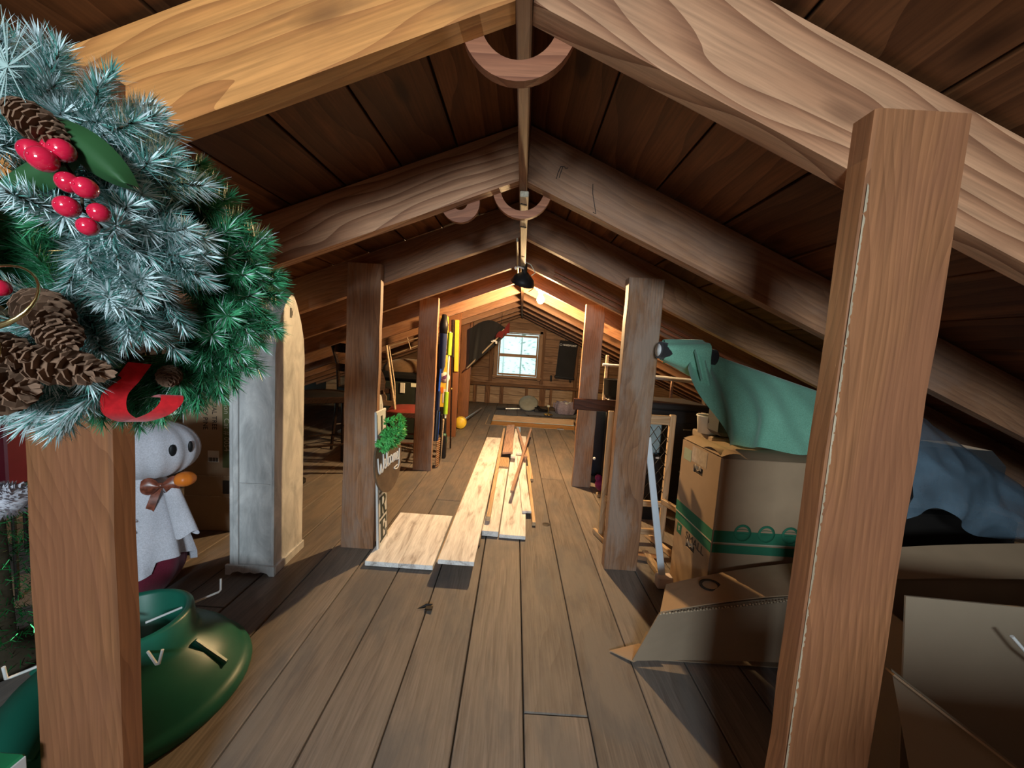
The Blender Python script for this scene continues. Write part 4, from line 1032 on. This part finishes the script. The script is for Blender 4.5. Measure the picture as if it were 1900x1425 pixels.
g = MB(); g.grid(lambda u, v: Vector((-.315 + .20 * u, 5.62 - .03 * math.sin(6 * u), 1.255 + .10 * u + (.06 + .10 * u) * v + .02 * math.sin(9 * u))), 14, 8)
g.grid(lambda u, v: Vector((-.315 + .20 * u, 5.635 - .03 * math.sin(6 * u), 1.255 + .10 * u + (.06 + .10 * u) * v + .02 * math.sin(9 * u))), 14, 8); g.build('red_corner', 'redcloth', fg)
MB().tube([(-.72, 5.58, .80), (-.30, 5.62, 1.27), (-.20, 5.64, 1.42)], .011, 10).build('pole', 'palewood', fg)
g = MB(); g.box((-.33, 5.60, 1.235), (.05, .02, .03), .006); g.box((-.30, 5.60, 1.215), (.03, .02, .045), .006); g.box((-.36, 5.60, 1.225), (.04, .02, .02), .006); g.build('white_clip', 'signwhite', fg)
MB().tube([(-.66, 5.64, 1.42), (-.66, 5.66, 1.62)], .004, 6).build('hanger', 'rust', fg); MB().tube([(-.25, 5.70, 1.48), (-.24, 5.72, 1.66)], .004, 6).build('hanger', 'rust', fg)

tobj(MB().tube([(-.800, 5.60, .06), (-.77, 5.45, .012), (-.735, 5.36, .008)], .008, 8), 'white_stick', 'signwhite', (0, 0, 0), (0, 0, 0), 'small bent white stick on the floor just behind the yellow mallet', 'stick')
# hanging black case right of the window
dc = thing('hanging_case', 'black cloth case with a white logo line hanging right of the far window', 'case', (.985, YF - .055, -.065))
MB().box((0, 0, 1.07), (.37, .07, .74), .02).build('case_body', 'charcoal', dc, (0, 0, 0), (0, .05, 0))
MB().box((0, -.005, .70), (.40, .05, .05), .01).build('lower_rail', 'black', dc, (0, 0, 0), (0, .05, 0))
for x in (-.235, .155): MB().box((x, 0, .67), (.035, .04, .11), .006).build('foot', 'black', dc)
text('HARDPOINT', .048, 'letterwhite', dc, (.095, -.0365, 1.350), (PI / 2, .04, 0), sx=1.0, off=.0015)
g = MB().lathe([(.018, 0), (.024, 0), (.024, .001), (.018, .001)], 18); g.build('logo_ring', 'letterwhite', dc, (-.085, -.0362, 1.357), (PI / 2, 0, 0))
MB().tube([(0, 0, 1.43), (0, .01, 1.48)], .004, 6).build('hanger', 'rust', dc)

# things on the far floor
rk2 = thing('racket', 'grey covered racket leaning on the dark rug behind the stair opening', 'racket', (.17, 6.82, 0), (0, 0, 0))
MB().lathe([(0, -.016), (.165, -.016), (.182, 0), (.165, .022), (.06, .032), (0, .034)], 32).build('cover', 'racketcover', rk2, (.13, .10, .150), (.70, -.38, .3))
MB().tube([(-.02, 0, .05), (-.30, -.02, .035)], .012, 10).build('shaft', 'steel', rk2); MB().tube([(-.29, -.02, .035), (-.46, -.04, .030)], .017, 10).build('grip', 'black', rk2)
shm = MB().grid(lambda u, v: (.13 * (u - .5) * 2, .045 * math.cos(PI * v) * (.7 + .3 * math.sin(PI * u)), .005 + (.045 + .04 * (u < .35)) * math.sin(PI * v) * (.75 + .25 * math.cos(PI * u))), 14, 8)
for x, y, r in ((.54, 6.83, .2), (.57, 6.97, -.1)): tobj(shm, 'shoe', 'black', (x, y, .013), (0, 0, r), ('nearer', 'farther')[y > 6.9] + ' of two black shoes lying between the racket and the candle holder', 'shoe', 'black shoes behind the stair opening')
rg = MB().grid(lambda u, v: (.25 + 1.1 * u, 6.42 + .62 * v, .006 + .004 * math.sin(9 * u + 5 * v)), 20, 12)
tobj(rg, 'dark_rug', 'blackcloth', (0, 0, 0), (0, 0, 0), 'dark flat cloth on the floor behind the stair opening', 'rug')
ch = thing('candle_holder', 'small brass candle holder with ring base behind the stair opening', 'candle holder', (.635, 6.45, .014))
for a in range(5): MB().tube([(.045 * math.cos(a * 1.257) + .032 * math.cos(b_ * .52), .045 * math.sin(a * 1.257) + .032 * math.sin(b_ * .52), .022) for b_ in range(13)], .009, 6).build('ring', 'brass', ch)
MB().tube([(0, 0, .01), (0, 0, .15)], .007, 8).build('stem', 'brass', ch); MB().lathe([(0, .15), (.026, .155), (.030, .18), (.020, .19), (0, .19)], 14).build('cup', 'palepole', ch)
bk2 = thing('basket', 'mauve grey basket with crumpled rim by the right end of the stair opening', 'basket', (.985, 6.80, .014))
def bsk(u, v):
    a = u * 2 * PI; r = .15 + .03 * math.sin(PI * v) + .012 * math.sin(7 * a); return (1.08 * r * math.cos(a), .85 * r * math.sin(a), .21 * v + .018 * v * math.sin(5 * a))
g = MB(); g.grid(bsk, 48, 8); g.grid(lambda u, v: tuple(k * .93 if i < 2 else k for i, k in enumerate(bsk(u, v))), 48, 8); g.lathe([(0, .006), (.155, .006)], 24); g.build('bowl', 'basket', bk2)
for k in (-1, 1): MB().tube([(k * .17, 0, .17), (k * .22, 0, .19), (k * .225, 0, .12), (k * .175, 0, .09)], .012, 8).build('handle', 'basket', bk2)
MB().grid(lambda u, v: ((u - .5) * .24, (v - .5) * .17, .19 + .03 * math.sin(9 * u) * math.sin(7 * v + 1)), 14, 10).build('crumpled_paper', 'signwhite', bk2)

# ------------------------------------------------------------------ loose whitewashed planks
def plank(name, label, p, q, w, h, mat, cat, group=None, roll=0.0, jit=0.0):
    """p, q: centre of the top face at the near and far end"""
    p, q = Vector(p), Vector(q); d = (q - p).normalized(); up = Vector((0, 0, 1)); up = (up - d * up.dot(d)).normalized()
    side = d.cross(up); up = Matrix.Rotation(roll, 3, d) @ up
    o = beam_between(name, p - up * h / 2, q - up * h / 2, w, h, mat, None, up=tuple(up), bev=.0015)
    o.matrix_basis = o.matrix_world.copy(); return tag(o, label, cat, group)
# short wide pair lying by the left post
pp = thing('plank_panel', 'short wide whitewashed panel of two joined boards beside the letter sign', 'plank', (-.506, 2.02, .0135), (0, 0, -.006))
for k, x in enumerate((-.0845, .0845)):
    MB().box((0, 0, 0), (.558, .1675, .024), .0015).build('board', 'whitewash', pp, (x + .0, 0, 0), (0, 0, PI / 2))
pb = plank('whitewashed_plank', 'long whitewashed plank with its near end raised, leftmost of the loose pile', (-.222, 1.705, .080), (-.197, 4.50, .030), .176, .022, 'whitewash', 'plank')
MB().box((0, 0, 0), (2.79, .008, .010), 0).build('tongue', 'pine', pb, (0, .090, -.002))
plank('support_batten', 'short batten hidden under the raised long plank', (-.29, 2.02, .046), (-.13, 2.02, .046), .04, .045, 'pine', 'batten')
plank('whitewashed_plank', 'whitewashed plank in the middle of the pile, left of the two side by side', (-.083, 2.112, .034), (-.043, 3.60, .034), .098, .032, 'whitewash', 'plank')
plank('whitewashed_plank', 'widest whitewashed plank in the middle of the pile, under the crossing stick', (.050, 2.100, .024), (.125, 4.70, .024), .155, .022, 'whitewash', 'plank')
plank('pine_offcut', 'short pine offcut on the far end of the narrow whitewashed plank', (-.043, 3.30, .055), (-.043, 3.59, .055), .09, .018, 'pine', 'offcut')
plank('pine_stick', 'long pine stick lying between the raised plank and the middle planks', (-.104, 2.215, .075), (-.088, 4.90, .072), .026, .030, 'pine', 'stick')
plank('pinkish_plank', 'short pinkish plank on top at the far end of the pile', (-.018, 3.60, .108), (-.003, 5.00, .102), .10, .020, 'pinkpine', 'plank', roll=-.12)
plank('white_batten', 'narrow white batten right of the pinkish plank', (.040, 3.54, .085), (.082, 4.88, .075), .046, .020, 'whitewash', 'batten')
plank('whitewashed_offcut', 'short whitewashed offcut near the stair opening end of the pile', (.100, 3.78, .055), (.100, 4.57, .05), .062, .020, 'whitewash', 'offcut')
plank('pinkish_batten', 'thin pinkish batten slanting at the far right of the pile', (.165, 3.55, .090), (.090, 4.86, .100), .030, .016, 'pinkpine', 'batten')
plank('crossing_stick', 'thin brown stick lying askew across the top of the pile', (.036, 2.595, .105), (.256, 4.66, .140), .022, .020, 'pinkpine', 'stick')
plank('pointed_plank', 'whitewashed plank with a slanted end on the right of the pile', (.143, 2.405, .044), (.112, 3.72, .040), .062, .016, 'whitewash', 'plank')
plank('pine_stick', 'square pine stick at the right edge of the pile, nearer the camera', (.186, 2.28, .028), (.182, 3.44, .028), .022, .024, 'pine', 'stick')
plank('pine_stick', 'square pine stick at the right edge of the pile, farther from the camera', (.205, 3.09, .030), (.190, 4.05, .054), .028, .026, 'pine', 'stick')
plank('steel_strip', 'bluish steel strip at the far end of the pile by the stair opening', (.105, 4.95, .016), (.110, 5.30, .016), .06, .012, 'steel', 'strip')

# ------------------------------------------------------------------ right side
# short dark board across the second right post
o = beam_between('dark_rail', (.50, 3.03, .703), (.985, 3.03, .703), .030, .092, 'redwood'); o.matrix_basis = o.matrix_world.copy()
tag(o, 'short dark reddish board fixed across the grained right post', 'board')
# black bin with stick
bn = thing('black_bin', 'black open bin resting on the dark board beside the grained right post', 'bin', (.875, 3.13, .7545))
MB().lathe([(0, 0), (.085, 0), (.112, .045), (.116, .16), (.122, .165), (.112, .165), (.10, .05), (0, .01)], 28).build('bowl', 'black', bn)
MB().box((0, 0, -.004), (.16, .10, .008), .002).build('base_pad', 'pinkwhite', bn)
cs_ = thing('coat_stand', 'pale wooden stick with a white cross rod behind the black bin', 'stand', (.835, 3.40, 0))
MB().box((0, 0, .56), (.026, .02, 1.12), .003).build('stick', 'palewood', cs_)
MB().tube([(-.04, -.018, 1.033), (.30, -.018, 1.028)], .012, 10).build('cross_rod', 'pvc', cs_)
# garment rail, wide low cabinet
rl = thing('garment_rail', 'white pipe rail with thin wooden upright under the green cloth', 'rail', (0, 0, 0))
MB().tube([(1.18, 3.36, .952), (1.75, 3.36, .930)], .020, 14).build('pipe', 'pvc', rl)
for x in (1.445,): MB().box((x, 3.40, .465), (.022, .018, .93), .003).build('upright', 'pinkpine', rl)
MB().tube([(1.73, 3.36, .93), (1.75, 3.36, 0)], .020, 12).build('leg', 'pvc', rl); MB().tube([(1.20, 3.36, .95), (1.20, 3.36, 0)], .012, 12).build('leg', 'rust', rl)
st = thing('dark_cabinet', 'dark grey cabinet behind the lattice gate', 'cabinet', (1.21, 2.95, 0))
MB().box((0, 0, .37), (.36, .40, .74), .008).build('cabinet_body', 'darkstove', st); MB().box((.02, -.01, .765), (.46, .44, .05), .012).build('top', 'darkstove', st)
for z in (.20, .52): MB().box((0, -.203, z), (.30, .008, .26), .004).build('door_panel', 'charcoal', st)
for z in (.28, .60): MB().box((.1, -.212, z), (.06, .010, .012), .003).build('handle', 'steel', st)
pkg = thing('blue_package', 'pale blue package seen through the lattice gate', 'package', (.985, 2.55, .0))
MB().box((0, 0, .58), (.10, .06, .24), .01).build('package', 'blueglass', pkg); MB().box((0, 0, .23), (.16, .12, .46), .006).build('stand_box', 'black', pkg)
for x in (-.03, .03): MB().ball((x, -.06, .44), .016, 8, sq=(1.3, .5, .5)).build('white_patch', 'signwhite', pkg)
toy = thing('purple_toy', 'small purple toy with a tan block at the foot of the grained right post', 'toy', (.745, 2.86, 0))
t_ = MB(); t_.ball((0, 0, .10), .055, 12, sq=(1, .9, 1.0)); t_.ball((.05, .0, .05), .04, 10); t_.ball((-.03, 0, .15), .03, 10); t_.build('body', 'purple', toy); MB().box((0, 0, .014), (.07, .05, .028), .004).build('block', 'palewood', toy)
bag = thing('dark_suitcase', 'dark blue black case standing behind the black toy rack between right posts', 'suitcase', (.82, 3.25, 0))
MB().box((0, 0, .36), (.26, .16, .60), .03).build('shell', 'grip', bag); MB().box((0, -.085, .36), (.022, .012, .56), .003).build('grey_bar', 'charcoal', bag); MB().box((0, 0, .03), (.24, .14, .06), .006).build('foot_board', 'rust', bag)
for x in (-.08, .10): MB().ball((x, -.085, .22), .014, 8).build('stud_light', 'whitemetal', bag)

# lattice gate
gt = thing('lattice_gate', 'pale wooden gate with black diamond mesh partly behind the reddish right post', 'gate', (0, 0, 0))
gx0, gx1, gy, gz1 = .590, .955, 2.19, .785
for x in (gx0, gx1): beam_between('stile', (x, gy, 0), (x, gy, gz1), .034, .026, 'pine', gt, up=(0, -1, 0))
for z, h in ((gz1 - .035, .055), (.235, .035), (.06, .035)): beam_between('rail', (gx0 + .017, gy, z), (gx1 - .017, gy, z), .022, h, 'pine', gt)
n = 0; sp_ = .052
for k in range(-14, 16):
    for sg_ in (1, -1):
        # strands between z .25 and .73
        x_a = gx0 + .016; x_b = gx1 - .016; sl_ = 1.5 * sg_
        pts = []
        c0 = (gx0 + gx1) / 2 + k * sp_
        za, zb = .255, .715
        xa_, xb_ = c0 + (za - .48) / sl_, c0 + (zb - .48) / sl_
        def clip(x0, z0, x1, z1):
            t0, t1 = 0.0, 1.0
            for lim, s_ in ((x_a, 1), (x_b, -1)):
                f0, f1 = s_ * (x0 - lim), s_ * (x1 - lim)
                if f0 < 0 and f1 < 0: return None
                if f0 < 0: t0 = max(t0, f0 / (f0 - f1))
                if f1 < 0: t1 = min(t1, f0 / (f0 - f1))
            return None if t1 - t0 < .05 else (x0 + (x1 - x0) * t0, z0 + (z1 - z0) * t0, x0 + (x1 - x0) * t1, z0 + (z1 - z0) * t1)
        c = clip(xa_, za, xb_, zb)
        if c: MB().tube([(c[0], gy + .002 * sg_, c[1]), (c[2], gy + .002 * sg_, c[3])], .0022, 4).build('mesh_strand', 'rust', gt)
for x, z in ((gx0 + .006, .262), (gx1 - .02, .262)): beam_between('side_bar', (x, gy - .015, z), (x + .09, gy - .25, z - .005), .022, .034, 'pine', gt)
for x in (gx0 - .028, gx1 - .07): beam_between('foot', (x, gy + .06, .0165), (x + .075, gy - .20, .0165), .024, .032, 'pine', gt)

# white strip leaning on the post
ws_ = thing('white_strip', 'bluish white strip leaning against the back of the reddish right post', 'strip', (0, 0, 0))
beam_between('strip', (.785, 1.735, .045), (.732, 1.957, .69), .034, .010, 'bluewhite', ws_, up=(0, -1, 0))
MB().box((.795, 1.735, .03), (.075, .05, .06), .006).build('foot', 'pinkwhite', ws_)
plank('floor_batten', 'long batten lying on the floor along the cardboard boxes', (.83, 1.44, .030), (.80, 2.02, .030), .034, .028, 'pine', 'batten')
plank('floor_batten', 'short dark batten lying behind the white strip foot', (.72, 1.99, .028), (.86, 1.96, .028), .05, .026, 'siding', 'batten')

# stacked moving boxes
def moving_box(label, loc, rz, w, d, h, top):
    t = thing('moving_box', label, 'box', loc, (0, 0, rz))
    hole = MB()
    # side wall with a hand hole: four pieces round the opening, on the -x face
    hw_, hz0, hz1 = .040, h * .66, h * .66 + .034
    X = -w / 2
    MB().box((0, 0, h / 2), (w - .006, d, h), .003).build('carton', 'cardboard', t)
    sw = MB()
    for c, dd in (((0, 0, hz0 / 2), (d, hz0)), ((0, 0, (hz1 + h) / 2), (d, h - hz1)), ((0, -(d / 2 + hw_) / 2, (hz0 + hz1) / 2), (d / 2 - hw_, hz1 - hz0)), ((0, (d / 2 + hw_) / 2, (hz0 + hz1) / 2), (d / 2 - hw_, hz1 - hz0))):
        sw.box((X, c[1], c[2]), (.006, dd[0] - .002, dd[1]))
    sw.build('side_wall', 'cardboard', t)
    MB().box((X - .0012 + .0042, 0, (hz0 + hz1) / 2), (.003, hw_ * 2, hz1 - hz0)).build('hand_hole_shade', 'darkprint', t)  # dark sheet in the print colour, painting the shade inside the hole
    MB().grid(lambda u, v: (X - .004 - .006 * math.sin(9 * u) * math.sin(PI * v), (u - .5) * .055, hz1 - .016 + .02 * v + .004 * math.sin(8 * u)), 8, 4).build('torn_tab', 'tape', t)
    return t, X
bx1, X = moving_box('upper of two stacked brown moving boxes, under the green cloth', (1.08, 1.655, .362), 0.02, .44, .33, .36, True)
MB().box((X - .0035, -.0, .318), (.001, .13, .07), 0).build('tape_strip', 'tape', bx1)
MB().box((0, -.0, .3606), (.44, .06, .0015), 0).build('tape_strip', 'tape', bx1)
MB().box((X - .0036, .105, .300), (.001, .07, .055), 0).build('print_patch', 'palegreenprint', bx1)
for z, hh in ((.030, .052),):
    MB().box((X - .0035, 0, z), (.001, .328, hh), 0).build('green_band', 'greenprint', bx1); MB().box((0, -.1655, z), (.436, .001, hh), 0).build('green_band', 'greenprint', bx1)
    MB().box((X - .0042, 0, .004), (.001, .33, .006), 0).build('white_line', 'paleprint', bx1); MB().box((0, -.1662, .004), (.436, .001, .005), 0).build('white_line', 'paleprint', bx1)
for x in (-.10, .0, .10):
    g = MB().lathe([(.026, 0), (.036, 0), (.036, .0008), (.026, .0008)], 24); g.build('printed_globe', 'greenprint', bx1, (x, -.1662, .052), (PI / 2, 0, 0))
    for r_ in (-.5, .5): MB().tube([(x + .026 * math.sin(t * .5 - 1) , -.1668, .052 + r_ * .018 + .006 * math.cos(t * .5 - 1)) for t in range(5)], .0012, 4).build('globe_line', 'greenprint', bx1)
fl_ = MB(); fl_.grid(lambda u, v: ((u - .5) * .44, -.165 + .16 * v, .362 + .022 * math.sin(PI * v) * (1 - u) + .010 * v * u), 10, 6); fl_.build('top_flap', 'cardboard', bx1)
fl_ = MB(); fl_.grid(lambda u, v: (-.222 + .09 * v, (u - .5) * .33, .366 + .016 * math.sin(PI * v * .8)), 10, 6); fl_.build('top_flap', 'cardboard', bx1)
bx2, X = moving_box('lower of two stacked brown moving boxes, standing on the floor', (1.085, 1.66, 0), 0.01, .44, .33, .358, True)
MB().box((X - .0035, 0, .337), (.001, .328, .040), 0).build('green_band', 'greenprint', bx2); MB().box((0, -.1655, .337), (.436, .001, .036), 0).build('green_band', 'greenprint', bx2)
text('SMALL', .050, 'darkprint', bx2, (X - .0036, -.035, .288), (PI / 2, 0, -PI / 2), sx=1.15)
MB().box((X - .0036, .115, .285), (.001, .045, .050), 0).build('icon_square', 'greenprint', bx2); text('B', .03, 'paleprint', bx2, (X - .0045, .115, .285), (PI / 2, 0, -PI / 2))

# green cloth over a rolled bundle
gc_ = thing('green_cloth', 'green cloth draped over a bundle on top of the moving boxes', 'cloth', (0, 0, 0))
def ztop(x): return 1.190 - .275 * max(0, x - .80) - .12 * max(0, .80 - x)
def drape(u, v):
    x = .78 + .80 * u; zt = ztop(x)
    zb = .745 + .30 * max(0, (.96 - x) / .17) ** 1.2 * (x < .96)
    if v < .25:
        t = v / .25; y = 1.98 - .17 * t; z = zt - .10 * (1 - t) ** 2
        return (x, y, z)
    t = (v - .25) / .75
    f = (.045 * math.sin(15 * x + 3.5 * t) + .024 * math.sin(37 * x - 4 * t)) * t * max(.25, 1.5 - 1.1 * u)
    y = 1.81 - .13 * math.sin(PI * .5 * t) - .06 * t + f
    z = zt + (zb - zt) * t + .012 * math.sin(9 * x) * t
    x2 = x + .05 * math.sin(PI * t) * (1 - u) - .02 * t * (1 - u)
    return (x2, y, z)
g = MB(); g.grid(drape, 60, 26, skip=lambda u, v: (.035 < u < .10 and .34 < v < .43)); g.build('drape', 'greencloth', gc_)
def sleeve(u, v):
    a = v * 2 * PI; x = .695 + .19 * u; r = .045 + .045 * u
    c = Vector((x, 1.78, 1.150 - .035 * u)); fold = 1 + .09 * math.sin(5 * a + 2 * u)
    return c + Vector((0, r * fold * math.cos(a), r * 1.05 * fold * math.sin(a)))
MB().grid(sleeve, 12, 36).build('sleeve_end', 'greencloth', gc_)
def tail(u, v):
    return (.80 + .075 * u + .03 * v, 1.70 - .015 * math.sin(9 * u + 2) - .03 * v, 1.15 - .03 * u - .13 * v + .02 * math.sin(7 * u))
MB().grid(tail, 12, 10).build('hanging_tail', 'greencloth', gc_)
rb_ = thing('rolled_bundle', 'end of a dark roll with a white disc poking out of the green cloth', 'roll', (0, 0, 0))
MB().tube([(.672, 1.765, 1.150), (.95, 1.80, 1.13)], .040, 20).build('roll', 'charcoal', rb_)
MB().lathe([(0, 0), (.026, 0), (.030, .004), (0, .006)], 20).build('white_disc', 'signwhite', rb_, (.671, 1.765, 1.150), (0, -PI / 2, .12))
MB().box((1.24, 1.85, .835), (.46, .14, .17), .02).build('bundle', 'charcoal', rb_, (0, 0, 0))
gp = tobj(MB().lathe([(0, 0), (.050, 0), (.060, .085), (.064, .088), (.062, .094), (.054, .09), (.045, .01)], 20), 'plastic_tub', 'paper', (1.045, 1.955, .735), (0, 0, 0), 'small pale plastic tub behind the top box', 'tub')
tobj(MB().box((0, 0, .3665), (.28, .22, .733), .006), 'plain_box', 'cardboard2', (1.16, 1.965, 0), (0, 0, 0), 'plain box behind the stacked moving boxes', 'box')

# collapsed carton with lifted flaps in front of the boxes
fc = thing('flattened_carton', 'collapsed brown carton with lifted double flap lying in front of the moving boxes', 'box', (0, 0, 0))
def quad(m, a, b, c, d, th=.004, n=8, bow=0.0):
    a, b, c, d = map(Vector, (a, b, c, d)); nn = (b - a).cross(d - a).normalized()
    def fn(u, v): return a.lerp(b, u).lerp(d.lerp(c, u), v) + nn * bow * math.sin(PI * u)
    m.grid(fn, n, 4, smooth=False); m.grid(lambda u, v: fn(u, v) - nn * th, n, 4, smooth=False)
    for e in (0, 1):
        m.grid(lambda u, v: fn(u, e) - nn * th * v, n, 1, smooth=False); m.grid(lambda u, v: fn(e, u) - nn * th * v, 4, 1, smooth=False)
    return m
quad(MB(), (.495, 1.262, .010), (1.25, 1.225, .075), (1.22, 1.27, .315), (.572, 1.255, .205), bow=-.012).build('front_panel', 'cardboard2', fc)
quad(MB(), (.425, 1.31, .004), (.500, 1.262, .008), (.60, 1.30, .030), (.545, 1.345, .012)).build('corner_flap', 'cardboard', fc)
quad(MB(), (.572, 1.252, .212), (1.22, 1.262, .325), (1.26, 1.43, .345), (.665, 1.43, .205), bow=.014).build('top_flap', 'cardboard', fc)
quad(MB(), (.576, 1.256, .206), (1.22, 1.272, .312), (1.26, 1.44, .30), (.665, 1.44, .18), bow=-.008).build('inner_flap', 'cardboard2', fc)
g = MB()
for k in range(60):
    u = k / 60; p = Vector((.572, 1.248, .207)).lerp(Vector((1.22, 1.258, .319)), u); g.box(p + Vector((0, -.001, .002 * (k % 2))), (.006, .003, .005))
e_ = g.build('corrugated_edge', 'cardedge', fc); e_['kind'] = 'stuff'
g = MB().lathe([(.026, 0), (.038, 0), (.038, .0008), (.026, .0008)], 24); g.build('printed_oval', 'darkprint', fc, (.80, 1.36, .2575), (0, -.17, 0))
quad(MB(), (.51, 1.28, .006), (1.25, 1.28, .010), (1.25, 1.42, .010), (.60, 1.42, .006)).build('bottom_panel', 'cardboard2', fc)
quad(MB(), (1.235, 1.25, .006), (1.255, 1.44, .006), (1.255, 1.44, .31), (1.235, 1.27, .32)).build('end_panel', 'cardboard2', fc)

# open carton at the lower right
oc = thing('open_carton', 'large open brown carton behind the nearest right post at the right edge', 'box', (0, 0, 0))
quad(MB(), (.985, .800, .0), (1.75, .74, .0), (1.72, .745, .615), (.905, .795, .612)).build('front_panel', 'cardboard2', oc)
quad(MB(), (.99, .80, .0), (1.02, 1.19, .0), (1.02, 1.19, .50), (.99, .80, .50)).build('side_panel', 'cardboard2', oc)
quad(MB(), (1.02, 1.19, .0), (1.78, 1.17, .0), (1.80, 1.17, .52), (1.02, 1.19, .47)).build('back_panel', 'cardboard', oc)
quad(MB(), (1.18, 1.13, .455), (1.80, 1.09, .52), (1.80, 1.20, .580), (1.16, 1.235, .49), bow=.01).build('back_flap', 'cardboard', oc)
quad(MB(), (.80, .70, .505), (1.12, .56, .30), (1.14, .585, .285), (.82, .735, .49)).build('side_flap', 'cardboard', oc)
quad(MB(), (.83, .735, .488), (1.14, .585, .288), (1.14, .60, .02), (.97, .72, .02)).build('side_flap', 'cardboard2', oc)
MB().tube([(1.072, .738, .575), (1.11, .732, .535), (1.16, .728, .50)], .0035, 6).build('white_strap', 'whitemetal', oc)

# plastic wrapped bundle in the dark right corner
pw = thing('plastic_bundle', 'bluish plastic wrapped bundle in the dark behind the nearest right post', 'bundle', (1.72, 1.42, 0))
def sheet(u, v):
    x = -.30 + .68 * u; zt = 1.02 - .10 * u - .28 * u * u; zb = .55 + .10 * (.5 + .5 * math.sin(7 * u + .6)) ** 3 - .02 * u
    z = zt + (zb - zt) * v; p = Vector((x * 3, z * 3, .3))
    rid = abs(mnoise.noise(p)) * .12 + abs(mnoise.noise(p * 2.1 + Vector((3, 1, 0)))) * .05 + .01 * mnoise.noise(p * 5)
    return (x, -.07 - .10 * math.sin(PI * .55 * v) + rid + (.16 * (1 - v) ** 3), z)
MB().grid(sheet, 60, 40).build('plastic_film', 'film', pw)
MB().box((.05, .17, .69), (.50, .26, .26), .05).build('inner_cushion', 'charcoal', pw)
MB().box((.05, .17, .28), (.54, .30, .56), .01).build('dark_box', 'rust', pw)
